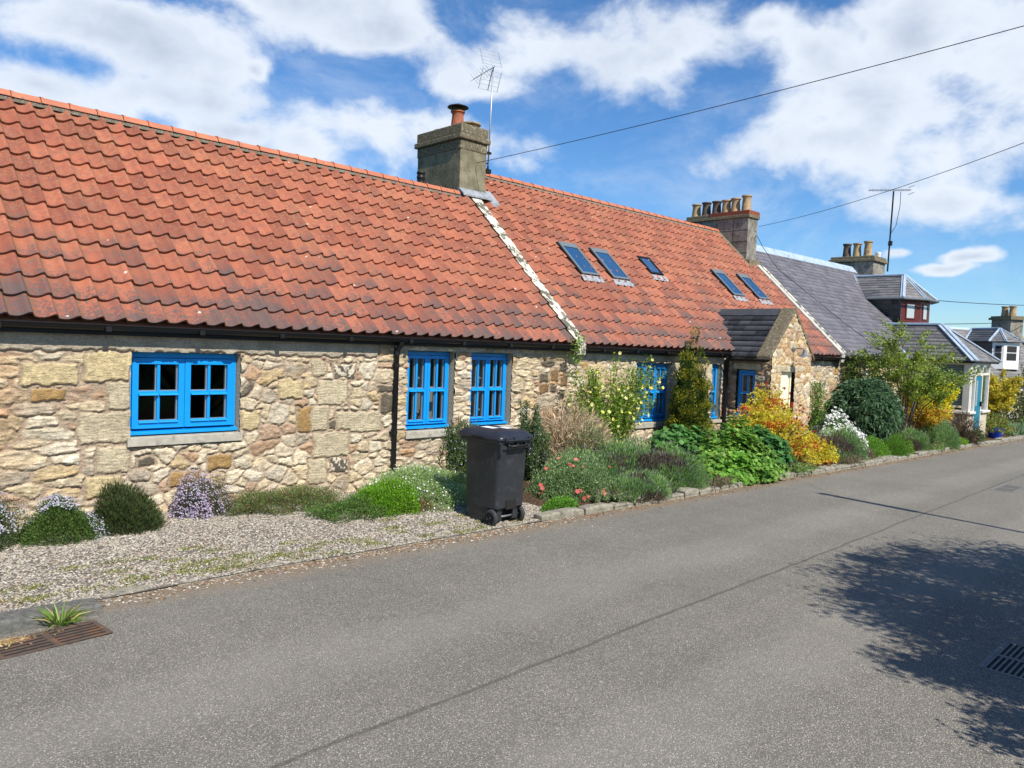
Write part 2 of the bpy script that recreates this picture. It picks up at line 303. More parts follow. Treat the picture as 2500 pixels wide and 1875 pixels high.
class MB:
    """collects shapes; T = function mapping local points to the parent's frame"""
    def __init__(s, T=None): s.v = []; s.f = []; s.T = T; s.c = []
    def add(s, vs, fs, col=(.5, .5, .5)):
        b = len(s.v)
        for p in vs: s.v.append(tuple(s.T(p)) if s.T else tuple(p)); s.c.append(col)
        for q in fs: s.f.append(tuple(b+i for i in q))
    def box(s, x0, x1, y0, y1, z0, z1, col=(.5, .5, .5)):
        s.add([(x0, y0, z0), (x1, y0, z0), (x1, y1, z0), (x0, y1, z0), (x0, y0, z1), (x1, y0, z1), (x1, y1, z1), (x0, y1, z1)],
              [(0, 3, 2, 1), (4, 5, 6, 7), (0, 1, 5, 4), (1, 2, 6, 5), (2, 3, 7, 6), (3, 0, 4, 7)], col)
    def hexa(s, p8, col=(.5, .5, .5)):
        s.add(p8, [(0, 3, 2, 1), (4, 5, 6, 7), (0, 1, 5, 4), (1, 2, 6, 5), (2, 3, 7, 6), (3, 0, 4, 7)], col)
    def prism(s, poly, d, col=(.5, .5, .5)):
        n = len(poly); top = [tuple(np.add(p, d)) for p in poly]
        s.add(list(poly)+top, [tuple(range(n))[::-1], tuple(range(n, 2*n))]+[(i, (i+1) % n, n+(i+1) % n, n+i) for i in range(n)], col)
    def tube(s, pts, rad, k=8, col=(.5, .5, .5), cap=True):
        pts = [Vector(p) for p in pts]; n = len(pts); rad = rad if isinstance(rad, (list, tuple)) else [rad]*n
        vs = []; prev = None
        for i, p in enumerate(pts):
            t = (pts[min(i+1, n-1)]-pts[max(i-1, 0)]).normalized()
            a = t.orthogonal().normalized() if prev is None else (prev-t*prev.dot(t)).normalized()
            prev = a; b2 = t.cross(a)
            for j in range(k):
                an = 2*math.pi*j/k; vs.append(p+(a*math.cos(an)+b2*math.sin(an))*rad[i])
        fs = [(i*k+j, i*k+(j+1) % k, (i+1)*k+(j+1) % k, (i+1)*k+j) for i in range(n-1) for j in range(k)]
        if cap: fs += [tuple(range(k))[::-1], tuple(range((n-1)*k, n*k))]
        s.add([tuple(v) for v in vs], fs, col)
    def lathe(s, prof, c=(0, 0, 0), k=20, axis='z', cap=True, col=(.5, .5, .5)):
        vs = []
        for (rr, h) in prof:
            for j in range(k):
                an = 2*math.pi*j/k; a, b2 = rr*math.cos(an), rr*math.sin(an)
                p = {'z': (a, b2, h), 'x': (h, a, b2), 'y': (a, h, b2)}[axis]; vs.append((c[0]+p[0], c[1]+p[1], c[2]+p[2]))
        n = len(prof); fs = [(i*k+j, i*k+(j+1) % k, (i+1)*k+(j+1) % k, (i+1)*k+j) for i in range(n-1) for j in range(k)]
        if cap: fs += [tuple(range(k))[::-1], tuple(range((n-1)*k, n*k))]
        s.add(vs, fs, col)
    def build(s, name, m, parent=None, bevel=0, smooth=False, auto=None):
        o = fastmesh(name, s.v, s.f, m, parent, col=np.array(s.c) if s.c else None, smooth=smooth or bool(auto))
        if bevel:
            b = o.modifiers.new('bevel', 'BEVEL'); b.width = bevel; b.segments = 2; b.limit_method = 'ANGLE'; b.angle_limit = math.radians(40)
        if auto: o.data.set_sharp_from_angle(angle=math.radians(auto))
        return o

def gz(x): return .021-.012*x
# value noise
LAT = np.random.default_rng(3).random((256, 256))
def vn(x, y, s=0):
    x = x+s*17.3; y = y+s*5.1; xi = np.floor(x).astype(int); yi = np.floor(y).astype(int); fx = x-xi; fy = y-yi
    fx = fx*fx*(3-2*fx); fy = fy*fy*(3-2*fy); g = lambda a, b: LAT[a & 255, b & 255]
    return (g(xi, yi)*(1-fx)+g(xi+1, yi)*fx)*(1-fy)+(g(xi, yi+1)*(1-fx)+g(xi+1, yi+1)*fx)*fy
def fbm(x, y, o=4, s=0):
    t = 0; a = .5
    for i in range(o): t = t+a*vn(x*2**i, y*2**i, s+i); a *= .5
    return t
def sst(x, a, b): t = np.clip((x-a)/(b-a), 0, 1); return t*t*(3-2*t)

PAL = np.array([(.58, .49, .345), (.63, .55, .42), (.54, .465, .345), (.56, .44, .27), (.47, .32, .15), (.50, .36, .26), (.58, .52, .42), (.46, .40, .32), (.66, .60, .48), (.14, .125, .10), (.44, .30, .20)])
def rubble(name, parent, o, a, n, u0, u1, z0, z1, res, holes=(), dressed=(), dens=14, aniso=None, pw=None, mortar=(.40, .318, .245), seed=1, mask=None, mort_w=.02, relief=.03, mat_=None):
    """stone wall face as a real relief: o origin, a unit vector along, n outward normal"""
    R = np.random.default_rng(seed); nu = int((u1-u0)/res)+1; nz_ = int((z1-z0)/res)+1
    U, Z = np.meshgrid(np.linspace(u0, u1, nu), np.linspace(z0, z1, nz_), indexing='ij')
    N = max(8, int((u1-u0)*(z1-z0)*dens))
    # dart throwing with variable size
    P = []; tries = 0
    while len(P) < N and tries < N*60:
        tries += 1; pu = R.uniform(u0, u1); pz = R.uniform(z0, z1); an = aniso(pu) if aniso else .62
        sz = .07*(1+2.3*R.random()**2.6)*(14/dens)**.5; ok = True
        for q in P:
            d = math.hypot((pu-q[0])*an, (pz-q[1]))
            if d < (sz+q[2])*.62: ok = False; break
        if ok: P.append((pu, pz, sz, an*R.uniform(.85, 1.18), R.uniform(-.35, .35)))
    P = np.array(P); k = len(P)
    pw = pw if pw is not None else [.2, .22, .15, .055, .02, .08, .13, .08, .13, .015, .05]; pw = np.array(pw)/sum(pw)
    scol = PAL[R.choice(len(PAL), k, p=pw)]*R.uniform(.85, 1.12, (k, 1))
    wu = U+.06*(fbm(U*9, Z*9, 3, seed)-.45)+.032*(fbm(U*30, Z*34, 3, seed+3)-.45); wz = Z+.045*(fbm(U*9, Z*9, 3, seed+9)-.45)+.028*(fbm(U*26, Z*40, 3, seed+5)-.45)
    d1 = np.full(U.shape, 9.); d2 = np.full(U.shape, 9.); idx = np.zeros(U.shape, int)
    for i in range(k):
        pu, pz, sz, an, rt = P[i]; rad = .9
        i0 = max(0, int((pu-rad-u0)/res)); i1 = min(nu, int((pu+rad-u0)/res)+2); j0 = max(0, int((pz-.6-z0)/res)); j1 = min(nz_, int((pz+.6-z0)/res)+2)
        du = (wu[i0:i1, j0:j1]-pu); dz = (wz[i0:i1, j0:j1]-pz); dz2 = dz+du*rt*.3
        d = (np.abs(du*an)**2.3+np.abs(dz2)**2.3)**(1/2.3)-sz*.55
        A = d1[i0:i1, j0:j1]; B = d2[i0:i1, j0:j1]; I = idx[i0:i1, j0:j1]
        near = d < A; B[:] = np.where(near, A, np.minimum(B, d)); I[near] = i; A[:] = np.minimum(A, d)
    edge = d2-d1+.012*(fbm(U*40, Z*40, 2, seed+4)-.4)
    st = sst(edge, mort_w*.5, mort_w*1.1)
    an_i = P[idx, 3]
    strata = np.abs(fbm(U*5+idx*3.1, Z*38+idx*7.7, 4, seed+2)-.47)*2.6; rough = fbm(U*22+idx, Z*22, 4, seed+6)
    lay = np.where(an_i < .55, .85, .3)
    h = st*(relief*(.62+.30*sst(edge, mort_w, mort_w*3)) - relief*.95*lay*np.clip(.55-strata, 0, 1) + relief*1.1*(rough-.45) + relief*.7*(fbm(U*7+idx*1.7, Z*9, 3, seed+15)-.45)) + .004*fbm(U*50, Z*50, 2, 8)
    h = h+R.uniform(-.006, .006, k)[idx]*st
    col = scol[idx]*(1+.75*(rough-.47))[..., None]*(1+(.62*lay*(np.clip(strata, 0, .8)-.38))[..., None])
    och = sst(fbm(U*3.3, Z*9, 3, seed+11), .5, .72)[..., None]*.32
    col = col*(1-och)+col*np.array([1.05, .84, .52])*och
    mt = np.array(mortar)*(1+.35*(fbm(U*16, Z*16, 4, seed+12)-.47))[..., None]
    col = mt*(1-st[..., None])+col*st[..., None]
    lf = (sst(-U, -2.6, -1.4)*sst(fbm(U*1.7, Z*1.7, 3, 77), .3, .6)*.8 if seed == 11 else 0*U)[..., None]; col = col*(1-lf*np.array([.04, .20, .34]))
    for q in dressed:
        (a0, a1, b0, b1), kind = q[0], q[1]
        wob = .085*(fbm(U*11, Z*11, 4, 21)-.46); e = np.minimum(np.minimum(U-a0, a1-U), np.minimum(Z-b0, b1-Z))+wob
        m_ = sst(e, -.004, .012); j = sst(-e, -.012, .002)*sst(e, -.03, -.014)
        if kind == 'dressed': dc = np.array([.50, .44, .32])*(1+.07*np.sin(Z*210+16*fbm(U*5, Z*5, 3, 3)))[..., None]*(1+.75*(rough-.47))[..., None]*(1+.5*(fbm(U*6, Z*6, 3, 41)-.45))[..., None]; hh = relief*.7+.0025*np.sin(Z*210+16*fbm(U*5, Z*5, 3, 3))+.012*(rough-.45)
        elif kind == 'yellow': dc = np.array([.55, .455, .275])*(1+.8*(rough-.47))[..., None]*(1+.08*np.sin(Z*190+19*fbm(U*4, Z*9, 3, 3)))[..., None]; hh = relief*.8+.018*(rough-.4)
        elif kind == 'ochre': dc = np.array([.36, .235, .10])*(1+.9*(rough-.47))[..., None]; hh = relief*.8+.006*rough
        elif kind == 'dark': dc = np.array([.125, .11, .085])*(1+.9*(rough-.47))[..., None]; hh = relief*.7+.01*(rough-.4)
        elif kind == 'brown': dc = np.array([.22, .14, .075])*(1+.9*(rough-.47))[..., None]; hh = relief*.7+.01*(rough-.4)
        elif kind == 'lichen':
            sp = sst(fbm(U*26, Z*26, 4, 31), .44, .50)[..., None]; dc = np.array([.11, .10, .085])*(1-sp)+np.array([.68, .62, .50])*sp; hh = relief*.7+.01*(rough-.4)
        elif kind == 'plaster': dc = np.array([.40, .355, .29])*(1+.7*(fbm(U*8, Z*12, 4, 5)-.47))[..., None]; hh = relief*.9+.012*(fbm(U*18, Z*30, 4, 6)-.5)
        m3 = m_[..., None]; col = col*(1-m3)+dc*m3; h = h*(1-m_)+hh*m_
        col = col*(1-j[..., None])+mt*.92*j[..., None]; h = h*(1-j)
    o = np.array(o, float); a = np.array(a, float); n = np.array(n, float)
    V = o+U[..., None]*a+Z[..., None]*np.array([0, 0, 1.])+h[..., None]*n
    I = np.arange(nu*nz_).reshape(nu, nz_); Q = np.stack([I[:-1, :-1], I[1:, :-1], I[1:, 1:], I[:-1, 1:]], -1).reshape(-1, 4)
    cu = ((U[:-1, :-1]+U[1:, 1:])/2).ravel(); cz_ = ((Z[:-1, :-1]+Z[1:, 1:])/2).ravel(); keep = np.ones(len(Q), bool)
    for (a0, a1, b0, b1) in holes: keep &= ~((cu > a0) & (cu < a1) & (cz_ > b0) & (cz_ < b1))
    if mask is not None: keep &= mask(cu, cz_)
    if np.dot(np.cross(a, [0, 0, 1.]), n) < 0: Q = Q[:, ::-1]
    return fastmesh(name, V.reshape(-1, 3), Q[keep], mat_ or M_stone, parent, col=np.clip(col.reshape(-1, 3), .01, .9), smooth=True)

def reveals(mb, holes, v0, v1, z_drop=0):
    """jambs, head and sill soffits round window openings in a wall facing -v"""
    for (a0, a1, b0, b1) in holes:
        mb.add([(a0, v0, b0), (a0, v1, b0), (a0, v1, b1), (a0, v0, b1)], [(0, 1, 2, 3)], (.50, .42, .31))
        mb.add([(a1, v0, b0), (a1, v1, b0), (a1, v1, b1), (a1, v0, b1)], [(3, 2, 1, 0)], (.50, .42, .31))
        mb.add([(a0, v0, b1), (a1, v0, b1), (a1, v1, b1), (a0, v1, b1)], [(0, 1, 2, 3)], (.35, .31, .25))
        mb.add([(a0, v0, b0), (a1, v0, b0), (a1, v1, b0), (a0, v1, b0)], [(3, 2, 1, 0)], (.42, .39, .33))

PROF = [(0, .020), (.10, .006), (.25, .0), (.42, .002), (.56, .015), (.68, .033), (.78, .048), (.86, .053), (.93, .047), (1.0, .022)]
def pantiles(name, parent, u0, u1, ze, zr, vr, w=.196, gauge=.283, skip=None, seed=1):
    """every tile its own curved shell with a thick lower lip; v=0 is the eave"""
    R = np.random.default_rng(seed); L = math.hypot(vr, zr-ze); ds = np.array([0, vr/L, (zr-ze)/L]); nn = np.array([0, -(zr-ze)/L, vr/L])
    nr = int(round(L/gauge)); gauge = L/nr; P = np.array(PROF); k = len(P); V = []; Fq = []; Cc = []
    ncol = int(math.ceil((u1-u0)/w))
    for i in range(ncol):
        for j in range(nr):
            uu = u0+i*w
            if skip and skip(uu+w/2, (j+.5)/nr*vr): continue
            rnd = R.random(); du = R.normal(0, .0022); dsl = R.normal(0, .004); tl = R.normal(0, .0025); lift = abs(R.normal(0, .002))
            s0 = j*gauge+dsl; s1 = s0+gauge*1.18
            if s1 > L+.02: s1 = L+.02
            b = len(V)
            for (s_, up, along) in ((s1, .0, 0.), ((s0*2+s1)/3, .022+lift, .66), (s0, .034+lift, 1.)):
                for q, (t, hh) in enumerate(P):
                    x = uu+t*w*1.02+du; x = min(x, u1)
                    V.append(np.array([x, 0, ze])+ds*s_+nn*(hh+up+tl*(t-.5)*2)); Cc.append((rnd, 1-j/nr, along, t))
            for q, (t, hh) in enumerate(P):   # lip
                x = min(uu+t*w*1.02+du, u1)
                V.append(np.array([x, 0, ze])+ds*s0+nn*(hh+.034+lift+tl*(t-.5)*2)); Cc.append((rnd, 1-j/nr, 1., t))
            for q, (t, hh) in enumerate(P):
                x = min(uu+t*w*1.02+du, u1)
                V.append(np.array([x, 0, ze])+ds*(s0+.003)+nn*(hh+.010+lift+tl*(t-.5)*2)); Cc.append((rnd, 1-j/nr, 1., t))
            for q in range(k-1):
                Fq.append((b+q, b+k+q, b+k+q+1, b+q+1)); Fq.append((b+k+q, b+2*k+q, b+2*k+q+1, b+k+q+1))
                Fq.append((b+3*k+q, b+4*k+q, b+4*k+q+1, b+3*k+q+1))
            # left edge of each tile
            e = len(V)
            for (s_, up, al_) in ((s1, .0, 0.), (s0, .027+lift, 1.)):
                x = uu+du
                V.append(np.array([x, 0, ze])+ds*s_+nn*(P[0][1]+up-tl)); V.append(np.array([x+.001, 0, ze])+ds*s_+nn*(P[0][1]+up-tl-.012)); Cc += [(rnd, 1-j/nr, al_, 0.)]*2
            Fq.append((e, e+1, e+3, e+2))
    return fastmesh(name, np.array(V), np.array(Fq), M_tile, parent, col=np.array(Cc), smooth=True)

def slates(name, parent, quad, m, w=.24, gauge=.17, seed=1, T=None, th=.010, gap=.007):
    """slates laid on a planar quad (bottom-left, bottom-right, top-right, top-left); clipped by trapezoid sides"""
    R = np.random.default_rng(seed); bl, br, tr, tl = [np.array(q, float) for q in quad]
    up = ((tl+tr)/2-(bl+br)/2); e = (br-bl); eu = e/np.linalg.norm(e); nrm = np.cross(eu, up); nrm /= np.linalg.norm(nrm)
    up = np.cross(nrm, eu); H = np.dot(tl-bl, up); nr = max(1, int(round(H/gauge))); g = H/nr; V = []; Fq = []; Cc = []
    for j in range(nr):
        t0 = j/nr; t1 = min((j+1.15)/nr, 1)
        def lim(t): return (np.dot(bl-bl, eu)*(1-t)+np.dot(tl-bl, eu)*t, np.dot(br-bl, eu)*(1-t)+np.dot(tr-bl, eu)*t)
        a0, a1 = lim(t0); b0, b1 = lim(t1); x = min(a0, b0)-(w/2 if j % 2 else 0); 
        while x < max(a1, b1):
            ww = w*R.uniform(.8, 1.2); x2 = x+ww-gap
            p0, p1 = max(x, a0), min(x2, a1); q0, q1 = max(x, b0), min(x2, b1); x += ww
            if p1-p0 < .01 and q1-q0 < .01: continue
            p1 = max(p1, p0); q1 = max(q1, q0); rnd = R.random(); lf = th*(1+.5*R.random()); sd = R.normal(0, .003)
            b = len(V); A = bl+eu*p0+up*(t0*H+sd); B_ = bl+eu*p1+up*(t0*H+sd); C_ = bl+eu*q1+up*t1*H; D_ = bl+eu*q0+up*t1*H
            V += [A+nrm*(lf+.006), B_+nrm*(lf+.006), C_+nrm*.003, D_+nrm*.003, A+nrm*.001, B_+nrm*.001]; Cc += [(rnd, 0, 0)]*6
            Fq += [(b, b+1, b+2, b+3), (b, b+4, b+5, b+1)]
    if T: V = [T(v) for v in V]
    return fastmesh(name, np.array(V), np.array(Fq), m, parent, col=np.array(Cc))

def casement(parent, u0, u1, z0, z1, v, T=None, leaves=2, rows=2, cols=2, m=M_blue, sill=None, handles=(), label=None, fw=.045, sw=.05, gb=.022, glass=M_glass, drip=True):
    """timber casement window facing -v: frame with sill bar > casement leaves, glass, handles, stone sill"""
    b = MB(T); b.box(u0, u1, v, v+.07, z1-fw, z1); b.box(u0, u0+fw*.6, v, v+.07, z0+fw, z1-fw); b.box(u1-fw*.6, u1, v, v+.07, z0+fw, z1-fw)
    b.hexa([(u0-.015, v-.045, z0), (u1+.015, v-.045, z0), (u1+.015, v+.07, z0), (u0-.015, v+.07, z0), (u0-.015, v-.045, z0+.028), (u1+.015, v-.045, z0+.028), (u1+.015, v+.07, z0+fw), (u0-.015, v+.07, z0+fw)])
    wo = b.build('window', m, parent, bevel=.003)
    if label: wo['label'] = label
    lu0, lu1 = u0+fw*.6+.003, u1-fw*.6-.003; lw = (lu1-lu0)/leaves; zb, zt = z0+fw+.004, z1-fw-.004
    for i in range(leaves):
        a, c = lu0+i*lw+.002, lu0+(i+1)*lw-.002; cb_ = MB(T)
        cb_.box(a, a+sw, v-.012, v+.045, zb, zt); cb_.box(c-sw, c, v-.012, v+.045, zb, zt)
        cb_.box(a+sw, c-sw, v-.012, v+.045, zt-sw, zt); cb_.box(a+sw, c-sw, v-.012, v+.045, zb, zb+sw*1.2)
        gw = (c-a-2*sw)/cols; gh = (zt-zb-2.2*sw)/rows
        for q in range(1, cols): x = a+sw+q*gw; cb_.box(x-gb/2, x+gb/2, v-.002, v+.04, zb+sw*1.2, zt-sw)
        for q in range(1, rows): z = zb+sw*1.2+q*gh; cb_.box(a+sw, c-sw, v-.004, v+.038, z-gb/2, z+gb/2)
        if drip:
            for q in range(cols):
                for z in [zb+sw*1.2-.006]+[zb+sw*1.2+k*gh-gb/2-.002 for k in range(1, rows)]:
                    x0_, x1_ = a+sw+q*gw+.004, a+sw+(q+1)*gw-.004
                    cb_.hexa([(x0_, v-.030, z-.010), (x1_, v-.030, z-.010), (x1_, v-.003, z-.010), (x0_, v-.003, z-.010), (x0_, v-.026, z+.003), (x1_, v-.026, z+.003), (x1_, v-.003, z+.014), (x0_, v-.003, z+.014)])
            cb_.box(a+.01, c-.01, v-.026, v-.012, zb+.002, zb+.016)
        cb_.build('casement', m, wo, bevel=.002)
    if drip:
        gb_ = MB(T)
        for i in range(leaves):
            a, c = lu0+i*lw+.002, lu0+(i+1)*lw-.002; gw = (c-a-2*sw)/cols; gh = (zt-zb-2.2*sw)/rows
            for q in range(cols):
                for k in range(rows):
                    x1_ = a+sw+(q+1)*gw-(gb/2 if q < cols-1 else 0); x0_ = a+sw+q*gw+(gb/2 if q else 0); z0_ = zb+sw*1.2+k*gh+(gb/2 if k else 0); z1_ = zb+sw*1.2+(k+1)*gh-(gb/2 if k < rows-1 else 0)
                    gb_.box(x1_-.012, x1_, v+.024, v+.05, z0_, z1_); gb_.box(x0_, x1_-.012, v+.024, v+.05, z0_, z0_+.010)
        gb_.build('glazing_bead', M_white, wo)
    g = MB(T); g.add([(lu0, v+.022, zb), (lu1, v+.022, zb), (lu1, v+.022, zt), (lu0, v+.022, zt)], [(0, 1, 2, 3)]); g.build('glass', glass, wo)
    for (hx, hz) in handles:
        h = MB(T); h.tube([(hx, v+.045, hz-.02), (hx, v+.075, hz), (hx+.01, v+.085, hz-.03), (hx+.004, v+.085, hz-.09)], [.012, .010, .010, .008], 6); h.build('handle', M_white, wo, smooth=True)
    if sill:
        s0, s1, vz0, vz1, vf = sill; s = MB(T); s.box(s0, s1, vf, v+.06, vz0, vz1); s.build('sill', M_conc, wo, bevel=.006)
    return wo

def gutter(name, parent, u0, u1, v, z, T=None, rad=.055, brackets=.9):
    b = MB(T); k = 7
    def sec(u_): return [(u_, v+rad*math.cos(math.pi+math.pi*i/(k-1)), z+rad*.95*math.sin(math.pi+math.pi*i/(k-1))) for i in range(k)]+[(u_, v+(rad-.006)*math.cos(2*math.pi-math.pi*i/(k-1)), z+(rad-.006)*.95*math.sin(2*math.pi-math.pi*i/(k-1))) for i in range(k)]
    A, B_ = sec(u0), sec(u1); n = 2*k
    b.add(A+B_, [(i, (i+1) % n, n+(i+1) % n, n+i) for i in range(n)]+[tuple(range(n)), tuple(range(n, 2*n))])
    b.tube([(u0, v-rad, z), (u1, v-rad, z)], .006, 6)
    q = u0+.4
    while q < u1: b.box(q, q+.05, v-rad-.004, v+rad+.05, z-rad-.006, z-rad*.2); q += brackets
    return b.build(name, M_blackpl, parent, auto=40)
def ridge(name, parent, u0, u1, v, z, T=None, m=M_ridge, step=.30, rad=.085, mort=True, seed=0):
    b = MB(T); R = random.Random(seed); q = u0; k = 7
    while q < u1-.02:
        e = min(q+step-.006, u1); dz = R.uniform(-.004, .004)
        for (a, c, rr) in ((q, e, rad), (q, q+.03, rad+.008)):
            vs = []
            for uu in (a, c): vs += [(uu, v+rr*1.12*math.cos(math.pi*i/(k-1)), z-.03+dz+rr*math.sin(math.pi*i/(k-1))) for i in range(k)]
            b.add(vs, [(i, i+1, k+i+1, k+i) for i in range(k-1)]+[tuple(range(k))[::-1], tuple(range(k, 2*k))], (R.random(),)*3)
        q += step
    o = b.build(name, m, parent, auto=50)
    if mort:
        c = MB(T); c.prism([(u0, v-.105, z-.085), (u0, v-.06, z+.0), (u0, v+.06, z), (u0, v+.105, z-.085)], (u1-u0, 0, 0)); c.build('ridge_mortar', M_mortar, o)
    return o
def pot(b, c, r0, h, seed=0):
    x, y, z = c; b.lathe([(r0*1.05, 0), (r0*1.02, h*.1), (r0*.92, h*.5), (r0*.84, h*.8), (r0*.9, h*.84), (r0*.86, h*.87), (r0*1.08, h*.93), (r0*1.08, h), (r0*.85, h), (r0*.8, h*.8)], (x, y, z), 18, cap=False)

# ================================================================== GROUND
def sheet(name, xs, ys, dz, m, zf=gz, **kw):
    V = [(x, y, zf(x)+dz) for x in xs for y in ys]; n = len(ys)
    Fq = [(i*n+j, (i+1)*n+j, (i+1)*n+j+1, i*n+j+1) for i in range(len(xs)-1) for j in range(n-1)]
    o = fastmesh(name, V, Fq, m); return tag(o, **kw)
zfar = lambda x: gz(max(min(x, 60), -40))
sheet('ground', [-600, -60, -40, 0, 20, 40, 60, 120, 900], [-600, -60, 0, 20, 60, 900], -.03, M_grass, zf=zfar, kind='structure')
sheet('road', [-40, -10, 0, 10, 20, 30, 45, 60], [-3.4, 0, 3, 5.9], 0, M_road, kind='structure')
sheet('verge', [5.2, 10, 20, 40], [-3.39, -1, .72], .03, M_soil, kind='structure')
KERB = [(-3, 5.80), (1.2, 5.80), (3, 5.87), (6.2, 5.84), (9.3, 5.77), (12.3, 5.86), (15, 5.74), (19, 5.71), (23, 5.76), (24.5, 5.62), (27.9, 5.62), (33, 5.4), (45, 4.6)]
def kerb_y(x): return float(np.interp(x, [k[0] for k in KERB], [k[1] for k in KERB]))
def bed(name, x0, x1, dz, m, ytop=8.3, rise=.06, off=0, step=.1, ramp=False, **kw):
    xs = np.arange(x0, x1+.001, step); ts = np.linspace(0, 1, 26); X, Tt = np.meshgrid(xs, ts, indexing='ij'); KY = np.interp(X, [k[0] for k in KERB], [k[1] for k in KERB])+off
    Y = KY+(ytop-KY)*Tt; Zz = .021-.012*X+dz+rise*sst(Tt, 0, .5)+.02*(fbm(X*2.5, Y*2.5, 3, 4)-.45)*np.minimum(Tt*6, 1)
    if ramp: Zz = Zz+.035*sst(X, 6.9, 7.5)-.06*(1-sst(X, 6.7, 6.95))
    n = len(ts); I = np.arange(X.size).reshape(X.shape); Q = np.stack([I[:-1, :-1], I[1:, :-1], I[1:, 1:], I[:-1, 1:]], -1).reshape(-1, 4)
    return tag(fastmesh(name, np.stack([X, Y, Zz], -1).reshape(-1, 3), Q, m, smooth=True), **kw)
bed('gravel_strip', -3, 7.0, .012, M_gravb, kind='structure')
bed('garden_soil', 6.7, 45, .0, M_soil, ytop=8.4, rise=.12, kind='structure', ramp=True)
def gravel_z(x, y):
    ky = np.interp(x, [k[0] for k in KERB], [k[1] for k in KERB]); t = (y-ky)/(8.3-ky)
    return .021-.012*x+.012+.06*sst(t, 0, .5)+.02*(fbm(x*2.5, y*2.5, 3, 4)-.45)*np.clip(t*6, 0, 1)

def blob_cloud(name, P, S, cols, m, **kw):
    """many little squashed octahedra-like stones"""
    base = np.array([(1, 0, 0), (.5, .87, 0), (-.5, .87, 0), (-1, 0, 0), (-.5, -.87, 0), (.5, -.87, 0), (.45, .2, .62), (-.4, .35, .66), (-.1, -.45, .6)], float)
    fs = [(0, 1, 6), (1, 2, 7), (1, 7, 6), (2, 3, 7), (3, 4, 8), (3, 8, 7), (4, 5, 8), (5, 0, 6), (5, 6, 8), (6, 7, 8)]
    n = len(P); an = rng.uniform(0, 6.28, n); ca, sa = np.cos(an), np.sin(an)
    B = base[None]*(1+rng.normal(0, .13, (n, 9, 3))); B = B*S[:, None, :]; V = np.empty_like(B)
    V[..., 0] = B[..., 0]*ca[:, None]-B[..., 1]*sa[:, None]; V[..., 1] = B[..., 0]*sa[:, None]+B[..., 1]*ca[:, None]
    tl = rng.normal(0, .25, n); V[..., 2] = B[..., 2]+V[..., 0]*tl[:, None]; V += P[:, None, :]
    Fq = (np.array(fs)[None]+(np.arange(n)*9)[:, None, None]).reshape(-1, 3)
    o = fastmesh(name, V.reshape(-1, 3), Fq, m, col=np.repeat(cols, 9, 0)); return tag(o, **kw)
# pebbles of the gravel strip
n = 66000
px = rng.uniform(-.6, 7.15, n); py = rng.uniform(5.86, 8.12, n); keep = py > np.interp(px, [k[0] for k in KERB], [k[1] for k in KERB])+.02*rng.random(n); px, py = px[keep], py[keep]
n2 = 900; ex = rng.uniform(.3, 7, n2); ey = 5.84-np.abs(rng.normal(0, .13, n2)); px = np.append(px, ex); py = np.append(py, ey); n = len(px)
pz = np.where(py > np.interp(px, [k[0] for k in KERB], [k[1] for k in KERB]), gravel_z(px, py), .021-.012*px)+.002
sz = rng.uniform(.0055, .0135, n); S = np.stack([sz*rng.uniform(.9, 1.35, n), sz*rng.uniform(.7, 1, n), sz*rng.uniform(.5, .9, n)], -1)
PP = np.array([(.42, .37, .295), (.49, .445, .36), (.34, .30, .25), (.24, .22, .19), (.60, .56, .48), (.37, .28, .21), (.16, .15, .14), (.48, .38, .27)])
pc = .86*PP[rng.choice(8, n, p=[.22, .2, .17, .13, .08, .1, .05, .05])]*rng.uniform(.75, 1.15, (n, 1))
blob_cloud('gravel', np.stack([px, py, pz], -1), S, pc, M_peb, kind='stuff')
# grit and dead leaves along the kerb
n = 2600; lx = rng.uniform(.3, 28, n); ly = np.interp(lx, [k[0] for k in KERB], [k[1] for k in KERB])-np.abs(rng.normal(0, .09, n))-.01
sz = rng.uniform(.006, .016, n); S = np.stack([sz*1.3, sz*.8, sz*.35], -1)
pc = np.array([(.30, .17, .08), (.2, .12, .06), (.42, .33, .22), (.36, .2, .09), (.15, .1, .06)])[rng.choice(5, n)]*rng.uniform(.7, 1.2, (n, 1))
blob_cloud('leaf_litter', np.stack([lx, ly, gz(lx)+.003], -1), S, pc, M_peb, kind='stuff')

n = 700; lx = rng.normal(1.02, .16, n); ly = 5.40-np.abs(rng.normal(0, .05, n)); S = np.stack([rng.uniform(.008, .02, n), rng.uniform(.004, .009, n), rng.uniform(.002, .005, n)], -1)
blob_cloud('leaf_litter', np.stack([lx, ly, gz(lx)+.006], -1), S, np.array([(.36, .20, .08), (.24, .13, .06), (.46, .34, .18), (.30, .26, .08)])[rng.choice(4, n)]*rng.uniform(.7, 1.2, (n, 1)), M_peb, kind='stuff')
